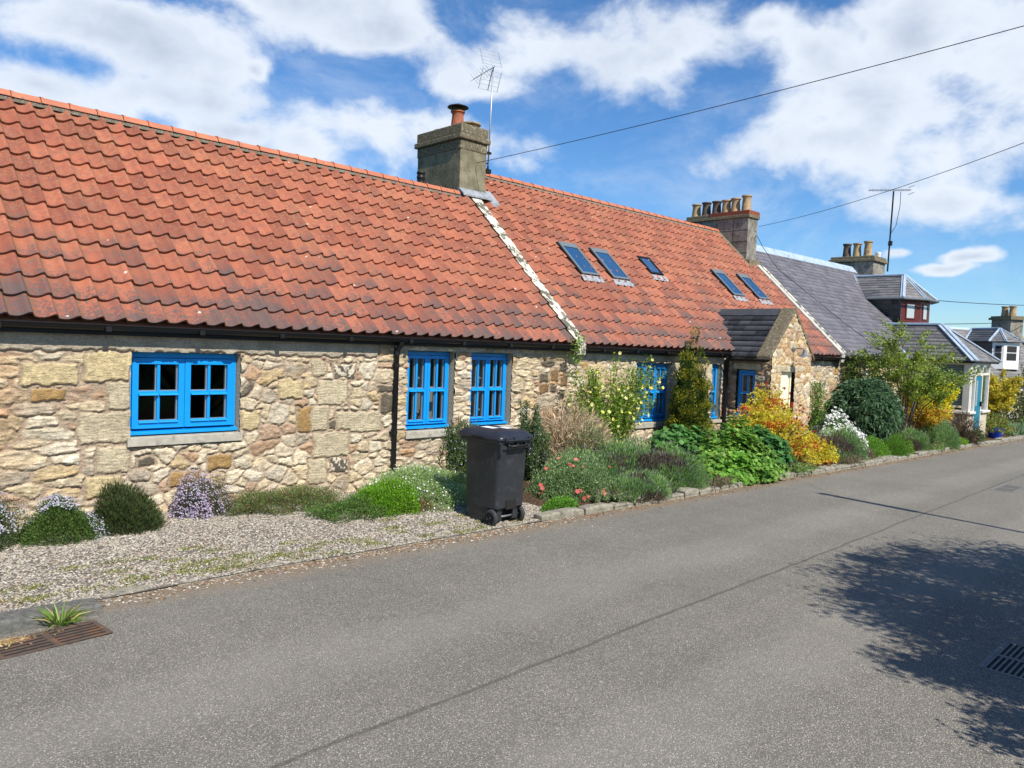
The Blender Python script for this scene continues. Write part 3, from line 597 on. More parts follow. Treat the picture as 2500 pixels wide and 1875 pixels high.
# kerb: granite block by the drain, flush strip, then edging stones of the beds
kb = MB()
def kstone(x0, x1, w, h, y0=None, y1=None, R=random.Random(5)):
    y0 = kerb_y(x0) if y0 is None else y0; y1 = kerb_y(x1) if y1 is None else y1; j = lambda s=.008: R.uniform(-s, s)
    za, zb_ = gz(x0)-.05, gz(x1)-.05; N = 4; vs = []
    for i in range(N+1):
        t = i/N; x = x0+(x1-x0)*t; y = y0+(y1-y0)*t; z = gz(x); hh = h*(1 if 0 < i < N else .82)+j(.008)
        vs += [(x, y+j(), z-.05), (x, y+.004+j(.004), z+hh*.75), (x, y+.02+j(), z+hh), (x, y+w+j(), z+hh+j(.006)), (x, y+w, z-.05)]
    fs = [(i*5+q, (i+1)*5+q, (i+1)*5+q+1, i*5+q+1) for i in range(N) for q in range(4)]+[tuple(range(5)), tuple(range(N*5, N*5+5))[::-1]]
    kb.add(vs, fs)
kstone(-1.5, .50, .20, .085, 5.43, 5.46); kstone(.51, 1.75, .20, .085, 5.46, 5.54)
M_gran = mat('dark_granite', rough=.85, spec=.25, fn=mottled((.11, .11, .10), (.19, .185, .165), 30, c3=(.27, .25, .2), s3=12, bs=.9, bd=.012))
tag(kb.build('kerb', M_gran, bevel=.015), kind='structure'); kb = MB(); kstone(1.68, 2.35, .13, .018, 5.82, 5.86); 
x = 2.37
while x < 6.0: L_ = random.uniform(.5, .9); kstone(x, x+L_-.02, .10, .012); x += L_
x = 6.42
for L_ in (.75, .55, .42, .5, .62, .4, .45, .7, .33, .5, .4, .38, .45, .5, .55, .4, .4, .9, .5, .45, .8, .6, .7, .9, 1.0, .9, .9, 1, 1, 1, 1, 1, 1, 1, 1, 1, 1, 1, 1):
    kstone(x, x+L_-.03, random.uniform(.13, .2), random.uniform(.055, .115)); x += L_
tag(kb.build('kerb', M_kerb, bevel=.012, smooth=False), kind='structure')

def drain(label, cx, cy, L, W, rz, m, n=9):
    e = empty('drain_grate', (cx, cy, gz(cx)+.004), rz, label=label, cat='drain')
    b = MB(); b.box(-L/2, L/2, -W/2, -W/2+.03, 0, .006); b.box(-L/2, L/2, W/2-.03, W/2, 0, .006); b.box(-L/2, -L/2+.03, -W/2+.03, W/2-.03, 0, .006); b.box(L/2-.03, L/2, -W/2+.03, W/2-.03, 0, .006); b.box(-.02, .02, -W/2+.03, W/2-.03, 0, .0055)
    b.build('frame', m, e, bevel=.003)
    b = MB(); s = (W-.06)/n
    for i in range(n): b.box(-L/2+.03, -.02, -W/2+.03+i*s+s*.58, -W/2+.03+(i+1)*s-s*.02, .001, .005); b.box(.02, L/2-.03, -W/2+.03+i*s+s*.58, -W/2+.03+(i+1)*s-s*.02, .001, .005)
    b.build('grate_bars', m, e)
    b = MB(); b.box(-L/2+.02, L/2-.02, -W/2+.02, W/2-.02, -.002, .0006); b.build('pit', M_slot, e)
    return e
drain('rusty drain grate beside the kerb block and grass tuft', 1.36, 5.25, .62, .30, .08, M_iron, 5)
drain('grey drain grate in the tree shade at the right edge of the road', 6.0, 1.13, .70, .36, 0.0, M_ironb, 9)
drain('small pale grate in the sunlit road beyond the pole shadow', 15.1, 3.22, .85, .32, .0, M_ironb, 8)

# ================================================================== COTTAGE ONE
H1 = empty('stone_cottage', (0, 8.0, 0), label='near stone cottage with weathered red pantile roof, big left window and two tall blue windows', cat='cottage')
VF = .14
holes1 = [(2.79, 3.94, .74, 1.705), (6.22, 7.03, .66, 1.80), (7.33, 8.15, .66, 1.80)]
dr1 = [((1.6, 5.75, 1.70, 1.93), 'plaster'), ((2.38, 2.79, 1.41, 1.69), 'yellow'), ((2.58, 2.79, 1.12, 1.40), 'dressed'), ((2.33, 2.79, .79, 1.11), 'dressed'), ((2.49, 2.79, .50, .78), 'dressed'), ((2.40, 2.72, .27, .48), 'yellow'),
       ((1.93, 2.22, 1.23, 1.35), 'ochre'), ((1.85, 2.31, 1.38, 1.58), 'yellow'), ((3.97, 4.17, .87, 1.07), 'yellow'),
       ((4.82, 5.0, 1.45, 1.66), 'dressed'), ((4.9, 5.31, 1.12, 1.42), 'dressed'), ((4.82, 5.05, .8, 1.10), 'dressed'), ((5.18, 5.83, .77, 1.02), 'dressed'), ((4.86, 5.35, .48, .79), 'dressed'), ((4.81, 5.04, .17, .47), 'dressed'),
       ((5.75, 6.03, 1.25, 1.35), 'dark'), ((5.81, 6.04, 1.0, 1.24), 'dark'), ((5.11, 5.4, 1.44, 1.60), 'lichen'), ((5.06, 5.15, .83, .92), 'dark'), ((4.65, 4.81, .82, 1.10), 'ochre'), ((5.09, 5.34, .29, .47), 'lichen'), ((2.86, 3.05, .55, .64), 'dark'), ((3.6, 3.85, .45, .6), 'ochre'), ((3.2, 3.5, .3, .46), 'ochre'), ((4.4, 4.7, 1.2, 1.42), 'yellow'),
       ((8.76, 8.97, 1.21, 1.35), 'brown'), ((9.01, 9.18, 1.39, 1.56), 'brown'), ((8.75, 8.95, 1.38, 1.49), 'dark'), ((9.0, 9.15, 1.22, 1.32), 'dark'), ((9.25, 9.4, 1.3, 1.45), 'brown'), ((9.22, 9.36, 1.1, 1.22), 'dark'), ((8.6, 8.72, 1.45, 1.55), 'yellow'), ((9.2, 9.35, 1.55, 1.68), 'dark')]
rubble('wall', H1, (0, VF, 0), (1, 0, 0), (0, -1, 0), -2.4, 9.66, -.15, 1.93, .0102, holes=holes1, dressed=dr1, dens=30, aniso=lambda x: .32 if x < 2.6 else (.72 if x < 5.8 else .42), seed=11, mort_w=.017, relief=.031)
for hq in holes1: b = MB(); reveals(b, [hq], VF, VF+.30); b.build('window_reveal', M_stone, H1)
# rear, gable and inner skins: closed box behind the facade
b = MB(); b.box(-2.4, 9.36, 5.1, 5.16, -.15, 1.95)
b.prism([(-2.41, VF+.02, -.15), (-2.41, VF+.02, 1.95), (-2.41, 2.65, 4.45), (-2.41, 5.14, 1.95), (-2.41, 5.14, -.15)], (.05, 0, 0)); b.build('gable_wall', M_dressed, H1)
b = MB(); b.box(2.5, 4.3, 2.6, 2.65, 0, 1.9); b.box(2.45, 2.5, .5, 2.6, 0, 1.9); b.box(4.3, 4.35, .5, 2.6, 0, 1.9); b.box(2.5, 4.3, VF+.3, 2.6, .3, .34); b.box(2.5, 4.3, VF+.3, 2.6, 1.88, 1.9); b.build('dark_room', M_room, H1)
b = MB(); b.box(5.9, 8.6, 1.9, 1.95, 0, 1.9); b.box(5.85, 5.9, .5, 1.9, 0, 1.9); b.box(8.6, 8.65, .5, 1.9, 0, 1.9); b.box(5.9, 8.6, VF+.3, 1.9, .3, .34); b.box(5.9, 8.6, VF+.3, 1.9, 1.88, 1.9); b.box(7.1, 7.16, .6, 1.9, .34, 1.88); b.build('grey_room', M_roomg, H1)
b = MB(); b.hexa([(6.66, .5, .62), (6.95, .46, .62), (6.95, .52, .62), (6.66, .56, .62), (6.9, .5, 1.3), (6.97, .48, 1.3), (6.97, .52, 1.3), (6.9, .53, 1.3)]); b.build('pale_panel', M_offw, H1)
for (ca_, cb2) in ((6.68, 6.98), (7.79, 8.08)): b = MB(); b.box(ca_, cb2, .62, .63, .7, 1.8); b.build('pane_backing', M_panerefl, H1)  # added pale panels behind the right leaves stand in for reflections in the panes
casement(H1, 2.80, 3.93, .86, 1.70, VF+.09, sill=(2.76, 3.96, .755, .845, VF-.05), label='wide window of eight small square panes', fw=.055, sw=.062, gb=.03)
casement(H1, 6.24, 7.01, .755, 1.79, VF+.09, sill=(6.2, 7.06, .64, .735, VF-.05), label='tall blue window beside the drainpipe', fw=.05, sw=.045, gb=.03, handles=[(6.53, 1.44), (6.53, .98)])
casement(H1, 7.35, 8.13, .755, 1.79, VF+.09, sill=(7.31, 8.17, .64, .735, VF-.05), label='tall blue window behind the black bin', fw=.05, sw=.045, gb=.03, handles=[(7.65, 1.44), (7.65, .98)])
b = MB(); b.box(6.1, 7.12, VF-.015, VF+.2, 1.80, 1.885); b.box(7.125, 8.3, VF-.015, VF+.2, 1.80, 1.885); b.build('lintel', M_conc, H1, bevel=.004)
roof1 = pantiles('roof', H1, -2.6, 9.37, 1.975, 4.53, 2.65, seed=2)
b = MB(); b.add([(-2.6, .02, 1.955), (9.4, .02, 1.955), (9.4, 2.65, 4.49), (-2.6, 2.65, 4.49)], [(0, 1, 2, 3)]); b.add([(-2.6, 5.35, 1.9), (9.4, 5.35, 1.9), (9.4, 2.65, 4.52), (-2.6, 2.65, 4.52)], [(3, 2, 1, 0)]); b.build('rear_roof', M_clay, H1)
ridge('ridge_tiles', H1, -2.6, 9.12, 2.65, 4.575, step=.305)
gutter('gutter', H1, -2.4, 9.5, -.005, 1.955)
b = MB(); b.box(-2.4, 9.45, .055, .075, 1.86, 1.97); b.build('fascia', M_blackpl, H1)
def downpipe(parent, u_, v_, z0, z1, T=None, vtop=None, rad=.034):
    b = MB(T); vt = vtop if vtop is not None else v_
    b.tube([(u_, vt, z1), (u_, vt, z1-.05), (u_, v_, z1-.14), (u_, v_, z0)], rad, 12)
    for z in (z1-.32, (z0+z1)/2-.2): b.tube([(u_, v_, z-.02), (u_, v_, z+.02)], rad+.006, 12); b.box(u_-.055, u_-.02, v_, v_+.05, z-.012, z+.012)
    b.tube([(u_, v_, z1-.19), (u_, v_, z1-.09)], rad+.005, 12)
    return b.build('downpipe', M_blackpl, parent, auto=50)
downpipe(H1, 6.01, VF-.05, -.05, 1.92, vtop=.0)
# vent terracotta on ridge in front of chimney
b = MB(); b.lathe([(.10, 0), (.09, .07), (.066, .13), (.066, .19), (.073, .197), (.073, .225), (.066, .232), (.066, .275), (.075, .28), (.075, .305), (.0, .31)], (8.40, 2.78, 4.53), 16); b.build('roof_vent', M_blackpl, H1, smooth=True)

# ================================================================== COTTAGE TWO
H2 = empty('long_cottage', (9.6, 8.0, 0), -.023, label='middle stone cottage with orange-red pantiles, five skylights and a gabled stone porch', cat='cottage')
holes2 = [(1.60, 2.66, .56, 1.71), (4.03, 4.40, .56, 1.71)]
dr2 = [((0, 4.5, 1.72, 1.9), 'plaster'), ((.3, .75, 1.3, 1.66), 'yellow'), ((1.35, 1.6, 1.3, 1.72), 'dressed'), ((1.42, 1.6, .9, 1.28), 'dressed'), ((3.8, 4.03, 1.2, 1.72), 'dressed'), ((3.86, 4.03, .8, 1.18), 'dressed'), ((2.66, 2.9, 1.2, 1.72), 'dressed'), ((6.75, 7.1, .9, 1.35), 'dressed'), ((6.4, 6.75, 1.4, 1.75), 'dressed')]
rubble('wall', H2, (0, VF, 0), (1, 0, 0), (0, -1, 0), 0, 9.72, -.3, 1.91, .017, holes=holes2, dressed=dr2, dens=30, aniso=lambda x: .42, seed=12, mort_w=.017, relief=.026)
for hq in holes2: b = MB(); reveals(b, [hq], VF, VF+.28); b.build('window_reveal', M_stone, H2)
b = MB(); b.box(1.3, 3.0, 1.9, 1.95, 0, 1.9); b.box(1.25, 1.3, .45, 1.9, 0, 1.9); b.box(3.0, 3.05, .45, 1.9, 0, 1.9); b.box(1.3, 3, .45, 1.9, .3, .34); b.box(3.7, 4.6, 1.6, 1.65, 0, 1.9); b.box(3.65, 3.7, .45, 1.6, 0, 1.9); b.box(4.5, 4.55, .45, 1.6, 0, 1.9); b.box(.0, 9.6, VF+.3, 1.9, 1.86, 1.88); b.build('grey_room', M_roomg, H2)
casement(H2, 1.61, 2.65, .65, 1.70, VF+.09, leaves=3, sill=(1.57, 2.69, .54, .635, VF-.05), label='blue window partly behind the golden yew', fw=.05, sw=.045, gb=.028)
casement(H2, 4.05, 4.38, .62, 1.70, VF+.09, leaves=1, sill=(4.01, 4.42, .54, .60, VF-.05), label='narrow blue window between yew and porch', fw=.05, sw=.045, gb=.028)
nrm2 = .949
pantiles('roof', H2, .06, 9.55, 1.965, 5.18, 3.4, seed=5, gauge=.285, skip=lambda uu, vv: (abs(uu-5.35) < (2.78-(1.95+.949*vv))/.98-.12))
b = MB(); b.add([(0, .03, 1.94), (9.55, .02, 1.94), (9.55, 3.4, 5.14), (0, 3.4, 5.14)], [(0, 1, 2, 3)]); b.add([(0, 6.8, 1.9), (9.6, 6.8, 1.9), (9.6, 3.4, 5.16), (0, 3.4, 5.16)], [(3, 2, 1, 0)]); b.build('rear_roof', M_clay, H2)
for gu in (-.05, 9.62):
    b = MB(); b.prism([(gu, VF+.03, -.3), (gu, VF+.03, 1.95), (gu, 3.4, 5.02), (gu, 6.75, 1.9), (gu, 6.75, -.3)], (.06, 0, 0)); b.build('gable_wall', M_dressed, H2)
b = MB(); b.box(0, 9.6, 6.7, 6.76, -.3, 1.95); b.build('rear_wall', M_dressed, H2)
ridge('ridge_tiles', H2, .2, 9.15, 3.4, 5.235, step=.305, seed=3)
gutter('gutter', H2, .05, 4.42, -.005, 1.935); gutter('gutter', H2, 6.25, 9.75, -.005, 1.935)
b = MB(); b.box(0, 4.4, .055, .075, 1.84, 1.95); b.box(6.2, 9.6, .055, .075, 1.84, 1.95); b.build('fascia', M_blackpl, H2)
downpipe(H2, 4.46, VF-.07, -.2, 1.90, vtop=.0)
def skew(name, u0, u1, v0, v1, z0, k, h, m, parent, side=None):
    b = MB(); n = max(2, int((v1-v0)/.35)); R = random.Random(int(u0*10))
    for i in range(n):
        a, c = v0+(v1-v0)*i/n, v0+(v1-v0)*(i+1)/n-.006; j = R.uniform(-.008, .008)
        b.hexa([(u0+j, a, z0+k*a-.12), (u1+j, a, z0+k*a-.12), (u1+j, c, z0+k*c-.12), (u0+j, c, z0+k*c-.12), (u0+j, a-.02, z0+k*a+h), (u1+j, a-.02, z0+k*a+h), (u1+j, c-.02, z0+k*c+h), (u0+j, c-.02, z0+k*c+h)])
    return b.build(name, m, parent, bevel=.012)
skew('skew_coping', -.205, .03, -.03, 2.75, 1.955, .952, .085, M_lich, H2)
skew('skew_coping', 9.53, 9.70, -.03, 2.4, 1.965, .949, .10, M_skim, H2)
skew('skew_coping', 9.71, 9.79, .0, 2.35, 1.965, .949, .125, M_lich, H2)
# skylights lying on the slope
def skylight(u0, u1, v0, v1, small=False, label=None):
    k = .949; L = math.hypot(1, k); dv, dz = 1/L, k/L
    def T(p): # p=(u, s along slope, h normal)
        return (p[0], p[1]*dv-p[2]*dz, 1.965+p[1]*dz+p[2]*dv)
    s0, s1 = v0*L, v1*L; b = MB(T); t = .05
    for (a, c, e, g_) in ((u0, u0+t, s0, s1), (u1-t, u1, s0, s1), (u0+t, u1-t, s0, s0+t), (u0+t, u1-t, s1-.13 if not small else s1-t, s1)): b.box(a, c, e, g_, .0, .095)
    fr = b.build('skylight', M_blackpl if small else M_castg, H2, bevel=.006)
    if label: fr['label'] = label
    b = MB(T); b.box(u0-.01, u1+.01, s0-.01, s1+.01, -.02, .07); b.build('frame', M_blackpl, fr)
    b = MB(T); b.box(u0+t, u1-t, s0+t, s1-t, .06, .078); b.build('glass', M_glassb, fr)
    b = MB(T); n = int((u1-u0+.1)/.049)
    for i in range(n):
        a = u0-.05+i*.049; zz = .055 if i % 2 else .04; b.hexa([(a, s0-.17, zz), (a+.049, s0-.17, .095-zz), (a+.049, s0-.02, .06), (a, s0-.02, .06), (a, s0-.17, zz+.01), (a+.049, s0-.17, .105-zz), (a+.049, s0-.02, .07), (a, s0-.02, .07)])
    b.build('apron_flashing', M_leadd, fr)
skylight(1.36, 1.86, 1.33, 1.99, label='leftmost large skylight'); skylight(2.27, 2.78, 1.33, 1.98, label='second large skylight'); skylight(3.78, 4.22, 1.58, 1.98, True, label='small black framed skylight')
skylight(6.64, 7.12, 1.33, 1.98); skylight(7.80, 8.30, 1.33, 1.98)
# ---- porch of cottage two
PX0, PX1, PV, UR = 4.52, 6.17, -.85, 5.35; ZE, ZR = 1.90, 2.83; pk = (ZR-ZE)/(UR-PX0+.07)
rub = dict(dens=52, seed=31, mort_w=.016, relief=.022)
pal_p = [.2, .12, .12, .2, .05, .2, .06, .04, .06, .02, .1]
rubble('porch_gable', H2, (0, PV, 0), (1, 0, 0), (0, -1, 0), PX0, PX1, -.3, 2.84, .014, holes=[(4.92, 5.49, -.3, 1.60)], mask=lambda u_, z_: z_ < ZR+.0-abs(u_-UR)*1.04, aniso=lambda x: .8, pw=pal_p, mortar=(.47, .33, .17), dressed=[((4.72, 5.93, 1.60, 1.735), 'dressed')], **rub)
rub['seed'] = 33
rubble('porch_side', H2, (PX0, 0, 0), (0, 1, 0), (-1, 0, 0), PV, VF, -.3, 1.88, .014, holes=[(-.545, -.135, .70, 1.62)], aniso=lambda x: .5, pw=[.05, .05, .1, .1, .03, .35, .05, .05, .02, .05, .2], mortar=(.34, .25, .19), dressed=[((-.66, -.02, 1.62, 1.76), 'dressed')], **rub)
b = MB(); b.box(PX1-.04, PX1, PV+.01, VF, -.3, 1.9); b.build('porch_side', M_dressed, H2)
b = MB(); b.box(4.92-.0, 4.94, PV+.0, PV+.30, -.3, 1.6); b.box(5.36, 5.40, PV+.02, PV+.30, -.3, 1.6); b.box(5.40, 5.47, PV+.06, PV+.09, -.3, 1.6); b.box(4.92, 5.49, PV+.3, PV+.32, 1.55, 1.9); b.build('door_jamb', M_cream, H2)
b = MB(); b.box(4.94, 5.36, PV+.05, PV+.09, -.22, 1.60); b.box(4.99, 5.31, PV+.042, PV+.05, -.1, .6); b.box(4.99, 5.31, PV+.042, PV+.05, .75, 1.5)
dr_ = b.build('door', M_cream, H2, bevel=.004, ); b = MB(); b.lathe([(.02, 0), (.02, .04)], (5.02, PV+.01, .75), 10, 'y'); b.build('handle', M_steel, dr_)
TS = lambda p: (PX0+p[1], p[0], p[2])   # window frame coords -> porch side wall facing -u
casement(H2, -.54, -.14, .72, 1.61, .05, T=TS, leaves=1, label='blue window in the shaded side of the porch', fw=.05, sw=.04, gb=.024)
b = MB(); b.box(PX0+.12, PX0+.9, -.6, .1, .3, .32); b.box(PX0+.9, PX0+.92, -.7, .1, .3, 1.85); b.build('porch_room', M_room, H2)
b = MB(); b.box(PX0-.04, PX0+.06, -.60, -.08, .66, .71); b.build('porch_sill', M_conc, H2)
slates('porch_roof', H2, [(UR-.93, 0.02, ZR-.93*pk), (UR-.93, PV+.28, ZR-.93*pk), (UR, PV+.28, ZR), (UR, .93, ZR)][::1], M_slate_dk, w=.26, gauge=.155, seed=3) if False else None
def porch_left():
    # left slope of the porch roof, valley side follows the pantile slope
    q = [(UR-.93, -.06, ZR-.93*pk), (UR-.93, PV+.28, ZR-.93*pk), (UR, PV+.28, ZR), (UR, .93, ZR)]
    # reorder so that the outward normal points up and left: bottom-left = far end
    return slates('porch_roof', H2, q, M_slate_dk, w=.26, gauge=.157, seed=3, th=.014)
pr = porch_left()
b = MB(); b.add([(UR-.9, -.1, ZR-.9*pk-.015), (UR-.9, PV+.2, ZR-.9*pk-.015), (UR, PV+.2, ZR-.015), (UR, .98, ZR-.015)], [(0, 1, 2, 3)]); b.add([(UR+.93, -.0, ZR-.93*pk), (UR+.93, PV+.2, ZR-.93*pk), (UR, PV+.2, ZR), (UR, .98, ZR)], [(3, 2, 1, 0)]); b.build('roof_deck', M_slate_dk, H2)
b = MB(); 
for i in range(5):
    v0_ = PV+.30+i*.30; b.prism([(UR-.13, v0_, ZR-.10), (UR, v0_, ZR+.045), (UR+.13, v0_, ZR-.10), (UR, v0_, ZR+.0)], (0, .295, 0))
b.build('porch_ridge', M_slate_dk, H2)
for sgn in (-1, 1):
    b = MB(); n = 1
    hw = UR-PX0+.10
    p0 = (UR, ZR+.055); p1 = (UR+sgn*hw, ZR+.055-hw*1.055)
    b.prism([(p0[0], PV-.03, p0[1]), (p1[0], PV-.03, p1[1]), (p1[0]-sgn*.0, PV-.03, p1[1]-.07), (p0[0], PV-.03, p0[1]-.09)], (0, .30, 0)); b.build('skew_coping', M_moss, H2, bevel=.008)
TG = lambda p: (p[1], p[0], p[2])
b = gutter('gutter', H2, PV+.02, -.03, PX0-.10, 1.83, T=TG, rad=.045, brackets=.5)
# cable from the chimney, drawn on as a dark line over the slates, comes with the wires
# ---- chimneys
def chimney1():
    u0, u1, v0, v1 = -.39, .23, 2.76, 4.05
    b = MB(); b.box(u0, u1, v0, v1, 4.2, 5.60); ch = b.build('chimney', M_chim, H2, bevel=.015); ch['label'] = 'brown rendered chimney between the two red roofs'
    b = MB(); b.box(u0-.012, u1+.012, v0-.012, v1+.012, 5.42, 5.60); b.box(u0-.055, u1+.055, v0-.055, v1+.055, 5.60, 5.70); b.box(u0-.02, u1+.02, v0-.02, v1+.02, 5.70, 5.88)
    b.build('cap', M_moss, ch, bevel=.02)
    b = MB(); b.box(u0-.02, u1+.02, v0-.03, v0+.02, 4.50, 4.72); b.hexa([(u0-.03, v0-.16, 4.57), (u1+.06, v0-.16, 4.57), (u1+.03, v0, 4.70), (u0-.02, v0, 4.70), (u0-.03, v0-.16, 4.60), (u1+.06, v0-.16, 4.60), (u1+.03, v0, 4.73), (u0-.02, v0, 4.73)])
    b.box(u1-.01, u1+.02, v0, v0+.7, 4.6, 4.78); b.hexa([(u1+.0, v0-.18, 4.46), (u1+.22, v0-.18, 4.46), (u1+.22, v0+.1, 4.72), (u1, v0+.1, 4.72), (u1, v0-.18, 4.53), (u1+.22, v0-.18, 4.53), (u1+.22, v0+.1, 4.79), (u1, v0+.1, 4.79)]); b.build('lead_flashing', M_leadd, ch)
    um = (u0+u1)/2
    b = MB(); pot(b, (um, v0+.50, 5.88), .125, .36); o = b.build('chimney_pot', M_clay, ch, auto=40)
    b = MB(); b.lathe([(.02, .50), (.19, .44), (.20, .425), (.19, .42), (.0, .43)], (um, v0+.50, 5.88), 24)
    for a in range(4): b.tube([(um+.10*math.cos(a*1.57+.5), v0+.5+.10*math.sin(a*1.57+.5), 5.88+.33), (um+.12*math.cos(a*1.57+.5), v0+.5+.12*math.sin(a*1.57+.5), 5.88+.43)], .006, 6)
    b.build('chimney_cowl', M_blackpl, ch, auto=40)
    for (vv, m_) in ((v0+.18, M_buff), (v0+.95, M_clay)):
        b = MB(); b.lathe([(.13, 0), (.15, .04), (.20, .055), (.20, .075), (.14, .09), (.0, .095)], (um+.04, vv, 5.88), 20); b.build('capped_flue', m_, ch, auto=40)
chimney1()
def chimney2():
    u0, u1, v0, v1 = 9.17, 9.66, 2.47, 4.36
    b = MB(); b.box(u0, u1, v0, v1, 4.0, 5.52); ch = b.build('chimney', M_chim2, H2, bevel=.012); ch['label'] = 'grey stone chimney with six tall pots'
    b = MB()
    for v_ in (2.9, 3.4, 3.9): b.box(u0-.004, u0, v_, v_+.008, 4.3, 5.5)
    for z_ in (4.6, 4.9, 5.2): b.box(u0-.004, u0, v0, v1, z_, z_+.008)
    b.build('stone_joint', M_slot, ch)
    b = MB(); b.box(u0-.04, u1+.04, v0-.04, v1+.04, 5.52, 5.61); b.box(u0-.02, u1+.02, v0+1.15, v1+.02, 5.61, 5.69); b.build('cap', M_moss, ch, bevel=.015)
    b = MB()
    for zz in range(3):
        for q in range(12):
            vv = v0-.03+q*.1; b.box(u0-.035, u0+.3, vv, vv+.092, 5.61+zz*.034, 5.64+zz*.034)
        for q in range(5): b.box(u0-.03+q*.11, u0-.03+q*.11+.10, v0-.034, v0+.05, 5.61+zz*.034, 5.64+zz*.034)
    b.build('brick_course', M_brick, ch)
    hs_ = [(.12, .46, M_buff), (.44, .42, M_buff), (.72, .40, M_buff), (1.02, .40, M_sooty), (1.34, .40, M_sooty), (1.66, .38, M_buff)]
    for (dv, h, m_) in hs_:
        b = MB(); pot(b, ((u0+u1)/2, v0+.10+dv, 5.68), .125, h); b.build('chimney_pot', m_, ch, auto=40)
    b = MB(); b.hexa([(u0-.15, 2.3, 4.10), (u0+.0, 2.3, 4.10), (u0, 3.4, 5.15), (u0-.15, 3.4, 5.15), (u0-.12, 2.28, 4.22), (u0+.02, 2.28, 4.22), (u0+.02, 3.4, 5.29), (u0-.12, 3.4, 5.29)]); b.box(u0-.05, u1+.03, v0-.12, v0+.02, 4.05, 4.42); b.build('mortar_fillet', M_moss, ch, bevel=.01)
chimney2()
# ---- barn lamp on the porch gable (a part of the porch front)
b = MB(); c0 = (5.34, PV-.01, 2.05)
b.lathe([(.05, 0), (.045, -.03), (.0, -.035)], c0, 16, 'y'); b.tube([(5.34, PV-.03, 2.05), (5.34, PV-.09, 2.085), (5.34, PV-.20, 2.08), (5.34, PV-.25, 2.06), (5.34, PV-.26, 2.03)], .011, 8)
lamp = b.build('wall_lamp', M_castg, H2, auto=40)
b = MB(); b.lathe([(.03, .02), (.036, 0), (.045, -.04), (.06, -.07), (.105, -.105), (.11, -.113), (.095, -.105), (.03, -.05)], (5.34, PV-.26, 2.03), 20, cap=False); b.lathe([(.018, .03), (.03, .02)], (5.34, PV-.26, 2.03), 16); b.build('lamp_shade', M_castg, lamp, auto=50)

# ================================================================== HOUSE THREE
A3 = .03
H3 = empty('slate_house', (19.3, 7.78, 0), -A3, label='grey slate roofed house with red framed dormer and glazed teal-door porch', cat='house')
ca, sa = math.cos(A3), math.sin(A3)
def W3(p):  # world -> house three frame (undo rotation of -A3)
    x, y, z = p; x -= 19.3; y -= 7.78; return (x*ca-y*sa, x*sa+y*ca, z)
rubble('wall', H3, (0, VF, 0), (1, 0, 0), (0, -1, 0), .03, 9.6, -.4, 1.93, .024, holes=[(1.6, 2.3, .7, 1.65)], dressed=[((1.35, 1.6, .6, 1.7), 'dressed'), ((2.3, 2.5, .6, 1.7), 'dressed')], dens=34, aniso=lambda x: .7, seed=41, mortar=(.45, .36, .24), mort_w=.03)
casement(H3, 1.6, 2.3, .70, 1.65, VF+.08, leaves=2, cols=1, m=M_white, sill=(1.56, 2.34, .6, .69, VF-.04), drip=False, fw=.05)
b = MB(); b.box(1.5, 2.4, .8, .84, .5, 1.8); b.box(1.5, 2.4, .3, .84, 1.7, 1.74); b.build('dark_room', M_room, H3)
k3 = (5.02-1.98)/3.3
slates('roof', H3, [(.12, 0, 1.98), (9.7, 0, 1.98), (9.7, 3.3, 5.02), (.12, 3.3, 5.02)], M_slate, w=.27, gauge=.165, seed=6)
b = MB(); b.add([(0, .0, 1.965), (9.7, .0, 1.965), (9.7, 3.3, 5.0), (0, 3.3, 5.0)], [(0, 1, 2, 3)]); b.add([(0, 6.6, 1.95), (9.7, 6.6, 1.95), (9.7, 3.3, 5.0), (0, 3.3, 5.0)], [(3, 2, 1, 0)]); b.build('roof_deck', M_slate, H3)
b = MB(); b.prism([(9.65, VF, -.4), (9.65, VF, 1.95), (9.65, 3.3, 4.95), (9.65, 6.5, 1.95), (9.65, 6.5, -.4)], (.06, 0, 0)); b.box(.05, 9.65, 6.44, 6.5, -.4, 1.95); b.build('gable_wall', M_dressed, H3)
b = MB(); b.prism([(.1, 3.12, 4.87), (.1, 3.27, 5.06), (.1, 3.33, 5.06), (.1, 3.48, 4.87), (.1, 3.3, 5.0)], (9.6, 0, 0)); b.tube([(.1, 3.3, 5.06), (9.7, 3.3, 5.06)], .025, 8); b.build('ridge_lead', M_lead, H3)
gutter('gutter', H3, .1, 4.3, -.03, 1.94); gutter('gutter', H3, 6.9, 9.7, -.03, 1.94)
b = MB(W3); b.box(27.25, 28.3, 10.15, 11.6, 4.6, 5.25); ch3 = b.build('chimney', M_chim2, H3, bevel=.015); b = MB(W3); b.box(27.18, 28.37, 10.08, 11.67, 5.25, 5.36); b.box(27.23, 28.32, 10.13, 11.62, 5.36, 5.45); b.build('cap', M_moss, ch3, bevel=.02)
for (yy, m_, h) in ((10.55, M_buff, .55), (10.92, M_buff, .50), (11.27, M_sooty, .5)):
    b = MB(W3); pot(b, (27.75, yy, 5.45), .14, h); b.build('chimney_pot', m_, ch3, auto=40)
b = MB(W3); b.lathe([(.08, 0), (.09, .1), (.1, .12), (.1, .18), (.0, .2)], (28.0, 10.3, 5.45), 14); b.build('chimney_pot', M_white, ch3, auto=40)
